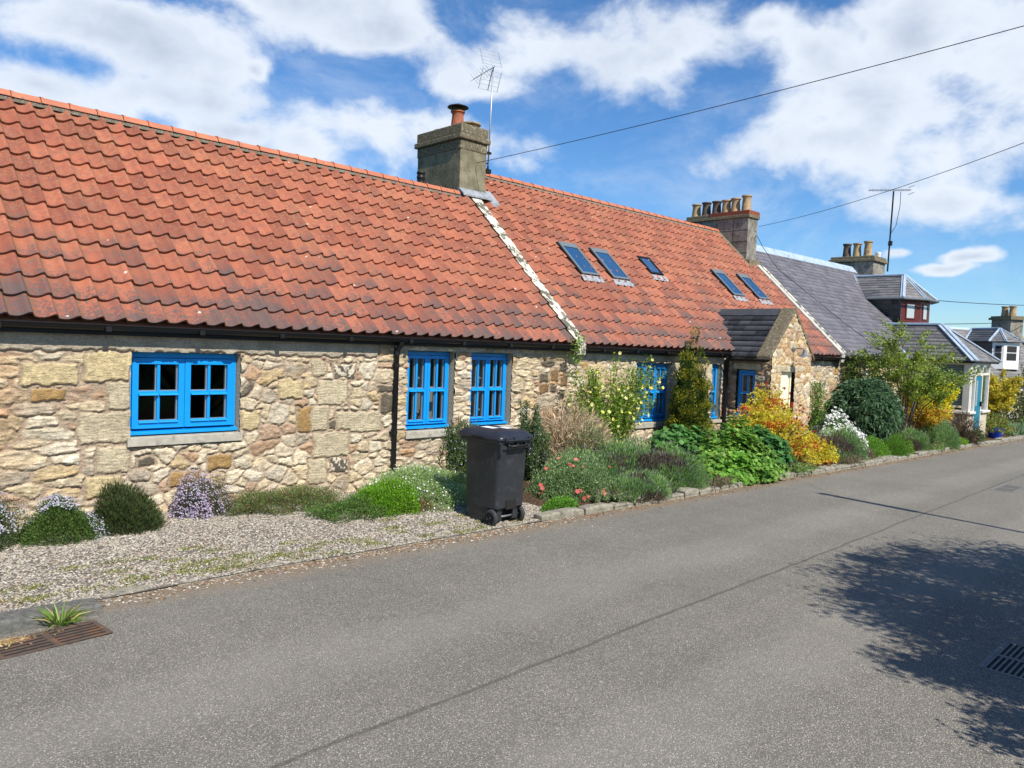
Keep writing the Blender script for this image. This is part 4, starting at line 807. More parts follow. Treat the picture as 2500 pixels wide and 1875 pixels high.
# ---- dormer (world coordinates mapped to the house frame)
DZE, DZB, DZA = 3.86, 2.75, 4.66
pA, pB, pC, pD = (25.5, 8.6), (26.2, 8.25), (27.1, 8.25), (27.8, 8.6)
b = MB(W3); b.prism([(25.5, 8.6, 2.7), (25.5, 8.6, DZE), (25.5, 9.75, DZE), ], (.05, 0, 0)); b.prism([(27.75, 8.6, 2.7), (27.75, 8.6, DZE), (27.75, 9.75, DZE)], (.05, 0, 0)); dorm = b.build('dormer', M_slate_dk, H3)
dorm['label'] = 'dormer with dark red window frames'
o_ = slates('slate_cheek', dorm, [(25.49, 9.8, DZE-1.15), (25.49, 8.6, DZE-1.15), (25.49, 8.6, DZE), (25.49, 9.8, DZE)], M_slate_dk, w=.26, gauge=.2, T=W3, seed=8)
def dpanel(P, Q, m=M_oxblood):
    P = np.array(P); Q = np.array(Q); e = Q-P; L = np.linalg.norm(e); e /= L; nn = np.array([e[1], -e[0]])
    def TT(p): q = P+e*p[0]-nn*p[1]; return W3((q[0], q[1], p[2]))
    b = MB(TT); b.box(0, L, .02, .08, DZB, DZE-.02); fr = b.build('dormer_front', m, dorm)
    b = MB(TT); w0, w1 = L*.26, L*.76; 
    for (z0_, z1_) in ((3.22, 3.73), (2.85, 3.14)):
        b.box(w0, w1, .0, .02, z0_, z0_+.04); b.box(w0, w1, .0, .02, z1_-.04, z1_); b.box(w0, w0+.04, .0, .02, z0_+.04, z1_-.04); b.box(w1-.04, w1, .0, .02, z0_+.04, z1_-.04)
    b.build('window_frame', m, fr)
    b = MB(TT)
    for (z0_, z1_) in ((3.26, 3.69), (2.89, 3.10)): b.add([(w0+.04, .016, z0_), (w1-.04, .016, z0_), (w1-.04, .016, z1_), (w0+.04, .016, z1_)], [(0, 1, 2, 3)])
    b.build('glass', M_pale_glass, fr)
M_pale_glass = mat('net_curtained_glass', rough=.15, spec=.6, col=(.40, .46, .46))
dpanel(pA, pB); dpanel(pB, pC); dpanel(pC, pD)
# dormer roof: two slopes and three canted hips, edged in lead
apx = (26.65, 8.95, DZA); bk = (26.65, 10.55, DZA); eo = .12
eA, eB, eC, eD = (25.36, 8.52, DZE), (26.15, 8.10, DZE), (27.15, 8.10, DZE), (27.94, 8.52, DZE)
slates('dormer_roof', dorm, [(25.36, 9.78, DZE), eA, apx, bk], M_slate_b, w=.24, gauge=.16, T=W3, seed=9)
slates('dormer_roof', dorm, [eD, (27.94, 9.78, DZE), bk, apx], M_slate_b, w=.24, gauge=.16, T=W3, seed=10)
for (p, q) in ((eA, eB), (eB, eC), (eC, eD)): slates('dormer_roof', dorm, [p, q, apx, apx], M_slate_b, w=.24, gauge=.16, T=W3, seed=11)
b = MB(W3)
b.add([(25.36, 9.78, DZE-.02), eA, eB, eC, eD, (27.94, 9.78, DZE-.02)], [(0, 1, 2, 3, 4, 5)]); b.add([(25.3, 9.78, DZE-.01), (25.36, 8.52, DZE-.01), (26.65, 8.95, DZA-.02), (26.65, 10.6, DZA-.02), (27.94, 8.52, DZE-.01), (27.94, 9.78, DZE-.01)], [(0, 1, 2, 3), (3, 2, 4, 5)]); b.build('soffit', M_slate_dk, dorm)
def strip(b, p, q, w_, up=.02):
    p, q = Vector(p), Vector(q); d = (q-p).normalized(); sd = d.cross(Vector((0, 0, 1))).normalized()*w_; n_ = sd.cross(d).normalized()*up
    if n_.z < 0: n_ = -n_
    b.hexa([tuple(p-sd), tuple(p+sd), tuple(q+sd), tuple(q-sd), tuple(p-sd+n_), tuple(p+sd+n_), tuple(q+sd+n_), tuple(q-sd+n_)])
    b.tube([tuple(p+n_*1.5), tuple(q+n_*1.5)], .022, 6)
b = MB(W3)
for e_ in (eA, eB, eC, eD): strip(b, e_, apx, .07, .03)
strip(b, apx, bk, .08, .03); strip(b, (25.36, 9.78, DZE), bk, .07, .05); b.build('lead_hips', M_lead, dorm)
b = MB(W3); b.tube([(25.32, 9.6, DZE-.02), (25.34, 8.48, DZE-.02), (26.13, 8.05, DZE-.02), (27.17, 8.05, DZE-.02), (27.97, 8.5, DZE-.02)], .035, 8); b.build('dormer_gutter', M_castg, dorm)
# ---- glazed porch
pe = MB(W3)
QX0, QX1, QY = 23.72, 25.62, 6.12
rubble('porch_base', H3, W3((QX0, 0, 0)), np.array(W3((QX0, 1, 0)))-np.array(W3((QX0, 0, 0))), -(np.array(W3((QX0+1, 0, 0)))-np.array(W3((QX0, 0, 0)))), QY, 7.95, -.4, .54, .03, dens=14, seed=51, aniso=lambda x: .6, mort_w=.03)
for (xa, xb) in ((QX0, 24.22), (24.92, QX1)): b = MB(W3); b.box(xa, xb, QY, QY+.14, -.4, .54); b.build('porch_plinth', M_dressed, H3)
b = MB(W3)
b.box(QX0-.06, QX0+.1, QY+.08, 7.95, .54, .60); b.box(QX0-.07, 24.24, QY-.07, QY+.08, .54, .60); b.box(24.90, QX1+.08, QY-.07, QY+.08, .54, .60)
b.box(QX0-.02, QX0+.08, QY+.16, 7.95, 1.88, 1.97); b.box(QX0-.02, QX1+.02, QY-.02, QY+.06, 1.88, 1.97)
b.box(QX0-.025, QX0+.05, QY-.02, QY+.15, .60, 1.95)                                          # wide corner post
for yy in (6.95, 7.35, 7.8): b.box(QX0-.015, QX0+.05, yy, yy+.05, .60, 1.88)
b.box(QX0-.018, QX0+.05, QY+.15, 7.95, 1.56, 1.61)
for xx in (24.20, 24.88, QX1-.06): b.box(xx, xx+.06, QY-.015, QY+.05, -.3 if xx < 25.2 else .6, 1.88)
b.box(QX0+.05, QX0+.13, QY-.03, QY+.05, .6, 1.9); b.box(QX0+.05, 24.2, QY-.012, QY+.05, 1.60, 1.66); b.box(24.26, 24.88, QY-.012, QY+.05, 1.58, 1.66); b.box(24.94, QX1-.06, QY-.012, QY+.05, 1.60, 1.66)
b.box(QX1-.05, QX1, QY, 7.8, .54, .6); b.box(QX1-.05, QX1, QY, 7.8, 1.88, 1.95)
b.build('porch_frame', M_offw, H3, bevel=.004)
b = MB(W3); b.box(24.27, 24.87, QY+.0, QY+.04, -.27, 1.575); dd = b.build('door', M_teal, H3, bevel=.004)
b = MB(W3); b.box(24.34, 24.50, QY-.012, QY, .75, 1.45); b.build('glass', M_blind, dd)
b = MB(W3); b.box(24.82, 24.84, QY-.05, QY-.0, .72, .86); b.build('handle', M_blackpl, dd)
M_tealglass = mat('blind_backed_glass', rough=.08, spec=.6, col=(.10, .15, .155))
b = MB(W3)
b.add([(QX0+.02, QY+.15, .6), (QX0+.02, 7.95, .6), (QX0+.02, 7.95, 1.88), (QX0+.02, QY+.15, 1.88)], [(0, 1, 2, 3)]); b.add([(QX0+.1, QY+.03, .6), (24.22, QY+.03, .6), (24.22, QY+.03, 1.88), (QX0+.1, QY+.03, 1.88)], [(3, 2, 1, 0)]); b.add([(24.92, QY+.03, .6), (QX1, QY+.03, .6), (QX1, QY+.03, 1.88), (24.92, QY+.03, 1.88)], [(3, 2, 1, 0)]); b.add([(24.2, QY+.03, 1.6), (24.95, QY+.03, 1.6), (24.95, QY+.03, 1.88), (24.2, QY+.03, 1.88)], [(3, 2, 1, 0)]); b.add([(QX1-.02, QY, .6), (QX1-.02, 7.8, .6), (QX1-.02, 7.8, 1.88), (QX1-.02, QY, 1.88)], [(3, 2, 1, 0)])
b.build('porch_glazing', M_glass, H3)
b = MB(W3); b.box(QX0+.09, QX0+.10, QY+.18, 7.9, .75, 1.86); b.build('blind', M_blind, H3)
b = MB(W3); b.box(QX0+.15, 24.15, QY+.12, QY+.13, .7, 1.5); b.box(25.0, 25.5, QY+.12, QY+.13, .7, 1.5); b.build('pane_backing', M_teal, H3)  # teal curtain behind the porch glazing
PZ = 1.985; PR = 3.0; pap = (24.85, 7.25, PR); pbk = (24.85, 9.05, PR); q1, q2, q3, q4 = (23.56, 5.98, PZ), (26.12, 5.98, PZ), (26.12, 7.9, PZ), (23.56, 7.9, PZ)
slates('porch_roof', H3, [q4, q1, pap, pbk], M_slate_b, w=.26, gauge=.165, T=W3, seed=13); slates('porch_roof', H3, [q1, q2, pap, pap], M_slate_b, w=.26, gauge=.165, T=W3, seed=14); slates('porch_roof', H3, [q2, q3, pbk, pap], M_slate_b, w=.26, gauge=.165, T=W3, seed=15)
b = MB(W3); dn = lambda p: (p[0], p[1], p[2]-.02); b.add([dn(q1), dn(q2), dn(q3), dn(q4), dn(pap), dn(pbk)], [(0, 4, 5, 3), (0, 1, 4), (1, 2, 5, 4), (0, 3, 2, 1)]); b.build('roof_deck', M_slate_dk, H3)
b = MB(W3); strip(b, q1, pap, .11, .03); strip(b, q2, pap, .10, .03); strip(b, pap, pbk, .09, .03); strip(b, (23.56, 7.72, PZ+.02), pbk, .09, .05); b.build('lead_hips', M_lead, H3)
b = MB(W3); b.box(23.58, 26.1, 6.0, 6.03, 1.93, 1.975); b.box(23.58, 23.61, 6.03, 7.8, 1.93, 1.975); b.build('porch_fascia', M_blackpl, H3)

# ================================================================== HOUSE FOUR (far right)
R4 = (38.0, 10.7); a4 = math.radians(30)
H4 = empty('far_cottage', (R4[0], R4[1], 0), -a4, label='distant slate cottage with a white bay dormer at the right edge', cat='house')
slates('roof', H4, [(-6, -2.7, 1.15), (3.4, -2.7, 1.15), (3.4, 0, 3.47), (-6, 0, 3.47)], M_slate_b, w=.3, gauge=.2, seed=16)
b = MB(); b.add([(-6, 2.7, 1.1), (3.4, 2.7, 1.1), (3.4, 0, 3.46), (-6, 0, 3.46)], [(3, 2, 1, 0)]); b.add([(-6, -2.7, 1.13), (3.4, -2.7, 1.13), (3.4, 0, 3.45), (-6, 0, 3.45)], [(0, 1, 2, 3)]); b.build('roof_deck', M_slate_b, H4)
b = MB(); b.box(-5.9, 3.3, -2.55, 2.5, -.6, 1.15); b.prism([(3.28, -2.55, 1.1), (3.28, 2.5, 1.1), (3.28, 0, 3.4)], (.05, 0, 0)); b.build('wall', M_white, H4)
b = MB(); b.hexa([(3.3, -2.75, 1.05), (3.5, -2.75, 1.05), (3.5, 0, 3.4), (3.3, 0, 3.4), (3.3, -2.75, 1.25), (3.5, -2.75, 1.25), (3.5, 0, 3.62), (3.3, 0, 3.62)]); b.build('skew_coping', M_chim, H4)
b = MB(); b.prism([(-6, -.12, 3.36), (-6, 0, 3.52), (-6, .12, 3.36)], (9.4, 0, 0)); b.build('ridge_lead', M_lead, H4)
b = MB(); b.box(2.75, 3.45, -.5, .5, 3.0, 3.95); c4 = b.build('chimney', M_chim2, H4); b = MB(); b.box(2.66, 3.54, -.59, .59, 3.95, 4.05); b.box(2.72, 3.48, -.53, .53, 4.05, 4.12); b.build('cap', M_moss, c4)
for vv in (-.25, .15): b = MB(); pot(b, (3.1, vv, 4.12), .15, .45); b.build('chimney_pot', M_buff, c4, auto=40)
b = MB(); b.box(.35, 1.75, -1.9, -.6, 1.9, 2.86); dm = b.build('dormer', M_slate_dk, H4)
pts = [(.35, -1.9), (.65, -2.2), (1.45, -2.2), (1.75, -1.9)]
b = MB(); b.prism([(p[0], p[1], 1.75) for p in pts], (0, 0, 1.1)); df = b.build('dormer_front', M_white, dm)
b = MB(); 
for z_ in ((2.12, 2.42), (2.46, 2.72)):
    b.box(.80, 1.30, -2.212, -2.20, z_[0], z_[1])
    b.prism([(.42, -1.985, z_[0]), (.58, -2.145, z_[0]), (.57, -2.155, z_[0]), (.41, -1.995, z_[0])], (0, 0, z_[1]-z_[0])); b.prism([(1.68, -1.985, z_[0]), (1.52, -2.145, z_[0]), (1.53, -2.155, z_[0]), (1.69, -1.995, z_[0])], (0, 0, z_[1]-z_[0]))
b.build('glass', M_room, df)
ee = [(.2, -.6, 2.88), (.2, -1.85, 2.88), (.6, -2.33, 2.88), (1.5, -2.33, 2.88), (1.9, -1.85, 2.88), (1.9, -.6, 2.88)]; ap = (1.05, -1.55, 3.45); ab = (1.05, -.1, 3.45)
slates('dormer_roof', dm, [ee[0], ee[1], ap, ab], M_slate_b, w=.25, gauge=.16); slates('dormer_roof', dm, [ee[4], ee[5], ab, ap], M_slate_b, w=.25, gauge=.16)
for i in (1, 2, 3): slates('dormer_roof', dm, [ee[i], ee[i+1], ap, ap], M_slate_b, w=.25, gauge=.16)
b = MB(); 
for i in (1, 2, 3, 4): strip(b, ee[i], ap, .05, .03)
strip(b, ap, ab, .05, .03); strip(b, ee[0], ab, .05, .03); b.build('lead_hips', M_lead, dm)
b = MB(); b.add(ee+[ap, ab], [(0, 1, 2, 3, 4, 5), (0, 1, 6, 7), (4, 5, 7, 6)]); b.build('soffit', M_slate_dk, dm)

# ================================================================== ANTENNAS, WIRES, POLE
def aerial1():
    e = empty('tv_aerial', (10.12, 10.95, 5.28), label='grid reflector television aerial on a thin mast at the near chimney', cat='aerial')
    b = MB(); b.tube([(0, 0, 0), (0.04, 0, 1.86)], .014, 8); b.build('mast', M_alu, e, smooth=True)
    b = MB(); b.tube([(-.30, -.1, .25), (-.02, 0, .25)], .012, 6); b.tube([(-.30, -.1, .05), (-.02, 0, .05)], .012, 6); b.tube([(-.30, -.1, .27), (-.34, -.1, .2), (-.34, -.1, .1), (-.30, -.1, .02)], .012, 6); b.box(-.05, .05, -.03, .03, .23, .27); b.build('bracket', M_blackpl, e)
    b = MB(); b.box(-.06, .06, -.03, .05, -.13, -.05); b.tube([(0, 0, -.05), (0, 0, 0)], .02, 6); b.build('junction_box', M_blackpl, e)
    Db = Vector((.25, .97, 0)).normalized(); Pp = Vector((Db.y, -Db.x, 0)); o = Vector((.04, 0, 1.85)); Z = Vector((0, 0, 1))
    b = MB(); b.tube([tuple(o-Db*.08), tuple(o+Db*.80)], .010, 6)
    for i in range(7):
        c = o+Db*(.16+i*.10); 
        for s1 in (-1, 1): b.tube([tuple(c), tuple(c+Pp*.09*s1+Z*.075)], .0045, 4); b.tube([tuple(c), tuple(c+Pp*.09*s1-Z*.075)], .0045, 4)
    b.build('boom', M_alu, e)
    b = MB()
    for sg in (1, -1):
        g = lambda a, t: o+Db*(.02+t*.16)+Z*sg*(.03+t*.34)+Pp*a
        b.tube([tuple(g(0, 0)), tuple(g(0, 1))], .009, 5)
        for a in (-.2, .2): b.tube([tuple(g(a, .05)), tuple(g(a, 1))], .005, 4)
        for t in (.08, .3, .54, .77, 1): b.tube([tuple(g(-.22, t)), tuple(g(.22, t))], .005, 4)
    b.build('reflector', M_alu, e)
aerial1()
def aerial2():
    e = empty('tv_aerial', (28.35, 10.08, 5.0), label='long boom television aerial leaning above the slate roof chimney', cat='aerial')
    b = MB(); b.tube([(0, 0, 0), (.12, 0, 2.78)], .028, 8); b.tube([(.04, -.02, .9), (.05, -.02, 1.05)], .07, 6); b.build('mast', M_blackpl, e)
    Db = Vector((-.72, .69, .0)).normalized(); Pp = Vector((Db.y, -Db.x, 0)); o = Vector((.12, 0, 2.78))
    b = MB(); a0, a1 = o-Db*.62, o+Db*.85; a0.z += .07; a1.z -= .0; b.tube([tuple(a0), tuple(a1)], .016, 6)
    for i in range(16):
        c = a0.lerp(a1, (.06+i*.062)); b.tube([tuple(c-Vector((0, 0, .05))), tuple(c+Vector((0, 0, .05)))], .009, 4); b.tube([tuple(c-Pp*.12), tuple(c+Pp*.12)], .007, 4)
    b.tube([tuple(a0-Pp*.2+Vector((0, 0, .12))), tuple(a0+Pp*.2+Vector((0, 0, .12)))], .01, 4); b.tube([tuple(a0-Pp*.2-Vector((0, 0, .12))), tuple(a0+Pp*.2-Vector((0, 0, .12)))], .01, 4); b.build('boom', M_alu, e)
    b = MB(); b.tube([tuple(o-Db*.25), (.30, -.18, 2.3), (.25, -.1, 1.6), (.06, 0, 1.3)], .010, 5); b.build('cable', M_blackpl, e)
aerial2()
def wire(pts_ends, sag, label, rad=.0055, n=24):
    A, B_ = Vector(pts_ends[0]), Vector(pts_ends[1]); b = MB(); P = []
    for i in range(n+1):
        t = i/n; p = A.lerp(B_, t); p.z -= sag*4*t*(1-t); P.append(tuple(p))
    b.tube(P, rad, 5); o = b.build('overhead_wire', M_blackpl); o['label'] = label; o['category'] = 'wire'; o['group'] = 'overhead wires'; return o
POLE = (10.55, -.75)
wire(((9.62, 10.72, 5.22), (POLE[0], POLE[1], 6.02)), .10, 'overhead wire from the brown rendered chimney rising to the upper right')
wire(((19.1, 10.1, 5.30), (POLE[0], POLE[1]+.1, 5.45)), .25, 'overhead wire from the six-pot chimney passing the long aerial')
wire(((27.9, 8.9, 4.0), (60, 6.0, 6.2)), .3, 'faint upper far wire right of the red dormer', .012)
wire(((26.5, 9.0, 3.1), (60, 5.0, 5.8)), .3, 'faint lower far wire above the distant white dormer', .012)
b = MB(); kk = [(19.05, 10.05, 5.22), (19.6, 9.9, 4.95), (20.0, 9.75, 4.6)] ; 
b.tube([(19.15, 10.3, 5.3), (19.75, 10.3, 4.86), (20.3, 10.1, 4.3), (21.3, 8.6, 2.88), (21.9, 7.72, 2.1)], .008, 5); o = b.build('thin_cable_line', M_blackpl); tag(o, 'thin dark cable from the six-pot chimney, drawn on as a dark line down across the slates', 'cable')  # cable near the chimney; the tube goes on as a dark line over slates
e = empty('utility_pole', (POLE[0], POLE[1], gz(POLE[0])-.05), label='timber utility pole just outside the right edge whose shadow crosses the road', cat='pole')
b = MB(); b.tube([(0, 0, 0), (0, 0, 4.6), (0, 0, 4.62), (0, 0, 6.05)], [.045, .040, .07, .06], 12); b.build('shaft', M_wood, e, smooth=True)
b = MB(); b.lathe([(.08, 0), (.09, .03), (.0, .12)], (0, 0, 6.05), 12); b.build('cap', M_blackpl, e)

# ================================================================== WHEELIE BIN
def wheelie_bin():
    e = empty('wheelie_bin', (5.73, 5.86, gz(6)-.004), .045, label='charcoal black wheelie bin standing on the gravel edge in front of the tall windows', cat='bin')
    def rr(x0, x1, y0, y1, rad, z, k=4):
        out = []
        for (cx, cy, a0) in ((x1-rad, y1-rad, 0), (x0+rad, y1-rad, 90), (x0+rad, y0+rad, 180), (x1-rad, y0+rad, 270)):
            for i in range(k+1): a = math.radians(a0+90*i/k); out.append((cx+rad*math.cos(a), cy+rad*math.sin(a), z))
        return out
    def loft(b, secs):
        n = len(secs[0]); vs = [p for s in secs for p in s]
        fs = [(i*n+j, i*n+(j+1) % n, (i+1)*n+(j+1) % n, (i+1)*n+j) for i in range(len(secs)-1) for j in range(n)]+[tuple(range(n))[::-1], tuple(range((len(secs)-1)*n, len(secs)*n))]
        b.add(vs, fs)
    b = MB()
    loft(b, [rr(.045, .53, .055, .61, .05, .21), rr(.045, .53, .05, .61, .055, .40), rr(.035, .54, .03, .63, .06, .88), rr(.03, .545, .025, .64, .05, .93), rr(.03, .545, .025, .64, .05, .955)])
    loft(b, [rr(.07, .505, .22, .57, .04, .02), rr(.055, .52, .19, .595, .05, .215)])
    body = b.build('body', M_bin, e, auto=35); e.scale = (.92, .90, .985)
    b = MB(); b.box(.10, .19, .10, .24, .06, .215); b.box(.38, .47, .10, .24, .06, .215); b.hexa([(.06, .065, .20), (.19, .065, .20), (.19, .2, .20), (.06, .2, .20), (.06, .06, .27), (.19, .06, .27), (.19, .2, .27), (.06, .2, .27)]); b.hexa([(.38, .065, .20), (.51, .065, .20), (.51, .2, .20), (.38, .2, .20), (.38, .06, .27), (.51, .06, .27), (.51, .2, .27), (.38, .2, .27)])
    b.build('axle_bracket', M_bin, body, bevel=.01)
    b = MB(); b.box(.20, .37, .042, .06, .19, .29); b.build('notch', M_slot, body)
    # rim and ribs
    b = MB(); b.box(.0, .575, -.0, .67, .925, .965); b.box(.03, .06, .0, .035, .80, .925); b.box(.515, .545, .0, .035, .80, .925); b.box(.04, .535, .005, .02, .86, .925); b.build('rim', M_bin, body, bevel=.012)
    b = MB(); b.tube([(.14, -.045, .90), (.435, -.045, .90)], .016, 10); 
    for x_ in (.14, .29, .435): b.tube([(x_, -.045, .90), (x_, .03, .93)], .014, 8)
    b.build('handle', M_blackpl, e, smooth=True)
    # lid: domed slab with a raised rib, sloping to the front lip
    b = MB()
    def lr(x0, x1, y0, y1, rad, z, tilt=.0): return [(p[0], p[1], z+tilt*(p[1]-y0)) for p in rr(x0, x1, y0, y1, rad, z)]
    loft(b, [lr(-.015, .59, -.025, .72, .05, .965), lr(-.02, .595, -.03, .735, .06, .985), lr(-.01, .585, -.02, .725, .06, 1.003, .01), lr(.05, .525, .03, .66, .08, 1.045, .012), lr(.12, .455, .09, .58, .09, 1.062, .01)])
    lid = b.build('lid', M_binl, e, auto=50)
    b = MB(); b.hexa([(.23, -.05, .965), (.37, -.05, .965), (.37, .05, .965), (.23, .05, .965), (.20, -.035, 1.0), (.40, -.035, 1.0), (.39, .10, 1.045), (.21, .10, 1.045)]); b.box(.06, .12, -.05, -.02, .96, .995); b.box(.46, .52, -.05, -.02, .96, .995); b.tube([(.1, -.045, .965), (.48, -.045, .965)], .012, 8); b.build('hinge', M_binl, lid, bevel=.006)
    b = MB(); b.box(-.035, .0, .25, .45, .975, .995); b.build('side_grip', M_blackpl, lid, bevel=.006)
    b = MB(); b.hexa([(.17, .30, 1.0665), (.30, .31, 1.0668), (.29, .50, 1.070), (.16, .49, 1.070), (.17, .30, 1.068), (.30, .31, 1.0685), (.29, .50, 1.0715), (.16, .49, 1.0715)]); b.hexa([(.33, .20, 1.0658), (.44, .21, 1.066), (.43, .34, 1.068), (.32, .33, 1.068), (.33, .20, 1.0672), (.44, .21, 1.0675), (.43, .34, 1.0695), (.32, .33, 1.0695)]); b.build('sticker', M_white, lid)
    for x_, s in ((.035, 1), (.51, 1)):
        b = MB(); b.lathe([(.07, 0), (.092, .006), (.1, .016), (.1, .038), (.092, .048), (.07, .052)], (x_-.025, .13, .10), 28, 'x', cap=False); b.lathe([(.071, .010), (.055, .012), (.05, .02), (.02, .02), (.02, .006), (.0, .006)], (x_-.025, .13, .10), 24, 'x', cap=False); b.lathe([(.071, .048), (.05, .04), (.0, .04)], (x_-.025, .13, .10), 24, 'x', cap=False)
        wh = b.build('wheel', M_rub, e, auto=40); b = MB(); b.lathe([(.018, -.004), (.022, .01)], (x_-.025, .13, .10), 12, 'x'); b.build('hub', M_steel if s < 0 else M_hub, wh)
    b = MB(); b.tube([(.06, .13, .10), (.51, .13, .10)], .012, 10); b.build('axle', M_steel, e, smooth=True)
wheelie_bin()

# ================================================================== PLANTS
def unit(a): return a/np.maximum(np.linalg.norm(a, axis=-1, keepdims=True), 1e-9)
def leafmesh(name, P, Dr, L, W, col, m, parent, fold=.25, bend=.0):
    """diamond shaped leaves: P base points, Dr directions, L/W arrays"""
    n = len(P); Dr = unit(Dr); L = np.broadcast_to(L, n)[:, None]; W = np.broadcast_to(W, n)[:, None]
    S = unit(np.cross(Dr, rng.normal(0, 1, (n, 3)))); N = np.cross(S, Dr); mid = P+Dr*L*.45
    tip = P+Dr*L; tip[:, 2] -= (bend*L[:, 0])
    V = np.stack([P, mid+S*W*.5+N*W*fold, tip, mid-S*W*.5+N*W*fold], 1).reshape(-1, 3)
    return fastmesh(name, V, np.arange(4*n).reshape(-1, 4), m, parent, col=np.repeat(col, 4, 0))
def lump(d, k=3.2, s=0, amp=.16):
    a = np.sin(d[:, 0]*k*1.7+s)+np.sin(d[:, 1]*k*1.9+s*2.3)+np.sin(d[:, 2]*k*1.5+s*.7)+np.sin((d[:, 0]+d[:, 1])*k*2.9+s*1.3)
    return 1+amp*a/2
def dome(n, c, rx, ry, h, s=0, inner=.55, k=3.2, amp=.16, low=-.05, ragged=.06):
    d = rng.normal(0, 1, (n, 3)); d[:, 2] = np.abs(d[:, 2])+low; d = unit(d); rr = inner+(1-inner)*rng.random(n)**.45
    rr = rr*lump(d, k, s, amp)*(1+np.abs(rng.normal(0, ragged, n))); P = d*rr[:, None]*np.array([rx, ry, h]); P[:, 2] = np.maximum(P[:, 2], .0)
    return P+np.array(c), d, rr
def colvar(n, pal, v=.22, p=None):
    pal = np.array(pal); c = pal[rng.choice(len(pal), n, p=p)]; return np.clip(c*rng.normal(1, v, (n, 1)), .004, .95)*rng.normal(1, .05, (n, 3))
def flowersmesh(name, P, Nn, size, col, parent, petals=5, m=None):
    n = len(P); Nn = unit(Nn); A = unit(np.cross(Nn, rng.normal(0, 1, (n, 3)))); B = np.cross(Nn, A); V = []; size = np.broadcast_to(size, n)[:, None]
    for i in range(petals):
        a = 2*math.pi*i/petals; w = math.pi/petals*.95
        for (an, rr, up) in ((a, .0, 0), (a-w, .75, .12), (a, 1.0, .2), (a+w, .75, .12)): V.append(P+(A*math.cos(an)+B*math.sin(an))*size*rr+Nn*size*up)
    V = np.stack(V, 1).reshape(-1, 3); return fastmesh(name, V, np.arange(len(V)).reshape(-1, 4), m or M_petal, parent, col=np.repeat(col, 4*petals, 0))
def base(name, x, y, label, cat, group=None, dz=.05):
    z = (gravel_z(x, y) if x < 6.9 else gz(x)+.03+.1*min(1, max(0, (y-kerb_y(x)))/1.2))-.01
    return empty(name, (x, y, float(z)), label=label, cat=cat, group=group)
O3 = np.zeros(3)
def cushion(name, x, y, rx, ry, h, n, L, W, pal, label, cat='plant', spiky=.3, up=.5, seed=0, fl=None, group=None, k=3.2, amp=.16, v=.22, inner=.5, p=None, extra=None, rand=.55):
    h *= .86; rx *= .93; ry *= .93
    e = base(name, x, y, label, cat, group); P, d, rr = dome(n, O3, rx, ry, h, seed, inner, k, amp)
    Dr = d*spiky*2+np.array([0, 0, up])+rng.normal(0, rand, (n, 3)); leafmesh('foliage', P, Dr, L*rng.uniform(.6, 1.25, n), W*rng.uniform(.7, 1.2, n), colvar(n, pal, v, p), M_leaf, e)
    if fl:
        m, size, fp, region = fl; P2, d2, r2_ = dome(m*3, O3, rx*1.03, ry*1.03, h*1.05, seed, .97, k, amp); kp = region(d2, P2) if region else np.ones(len(P2), bool); P2, d2 = P2[kp][:m], d2[kp][:m]
        if len(P2): flowersmesh('flowers', P2, d2*.7+np.array([0, -.4, .5])+rng.normal(0, .3, (len(P2), 3)), size*rng.uniform(.7, 1.2, len(P2)), colvar(len(P2), fp, .08), e)
    if extra: extra(e)
    return e
def twigs(e, n, r, h, pal, L=.25, W=.006, name='twigs', c=(0, 0, 0), spread=.9, inner=.3, mat_=None, up=.6):
    d = unit(np.stack([rng.normal(0, spread, n), rng.normal(0, spread, n), np.abs(rng.normal(up, .5, n))], -1)); rr = inner+(1-inner)*rng.random(n)
    P = d*np.array([r, r, h])*rr[:, None]*.85+np.array(c); Dr = d+rng.normal(0, .45, (n, 3)); return leafmesh(name, P, Dr, L*rng.uniform(.5, 1.2, n), W, colvar(n, pal, .2), mat_ or M_twig, e)
def woody(e, n, h, r, rad=.01, pal=(.12, .09, .06)):
    b = MB()
    for i in range(n):
        a = rng.uniform(0, 6.28); q = r*rng.uniform(.3, .9); b.tube([(0+.03*math.cos(a), .03*math.sin(a), 0), (q*.4*math.cos(a), q*.4*math.sin(a), h*.45), (q*math.cos(a+.2), q*math.sin(a+.2), h*rng.uniform(.7, .95))], [rad, rad*.7, rad*.35], 5)
    b.build('stems', M_bark, e)
LAV = [(.27, .43, .14), (.21, .38, .10), (.38, .47, .27), (.16, .29, .08), (.26, .48, .11)]
def lavender(x, y, rx, ry, h, label, seed, n=5200, dead=.0, group='lavender clumps along the bed', fl=True):
    n = int(n*1.7); rx *= 1.04; ry *= 1.04; h *= .92
    e = base('lavender_bush', x, y, label, 'shrub', group); P, d, rr = dome(n, O3, rx, ry, h*.92, seed, .55, 3.5, .18)
    Dr = d*.9+np.array([0, 0, .9])+rng.normal(0, .22, (n, 3)); c = colvar(n, LAV, .22)
    if dead:
        q = np.sin(d[:, 0]*4+seed)+np.sin(d[:, 2]*5+seed*2)+rng.normal(0, .3, n) < -1.3+dead*2; c[q] = colvar(q.sum(), [(.16, .12, .08), (.22, .18, .13), (.12, .09, .065)], .2)
    leafmesh('foliage', P, Dr, .062*rng.uniform(.6, 1.3, n), .011, c, M_leaf, e); woody(e, 9, h*.7, rx*.8, .010)
    if fl:
        m = n//16; P2, d2, _ = dome(m, O3, rx*1.05, ry*1.05, h, seed, .96, 3.5, .18); leafmesh('flower_spikes', P2, d2*.5+np.array([0, 0, 1.])+rng.normal(0, .2, (m, 3)), .06, .008, colvar(m, [(.20, .19, .20), (.15, .12, .16), (.24, .24, .22)], .15), M_leaf, e)
    return e

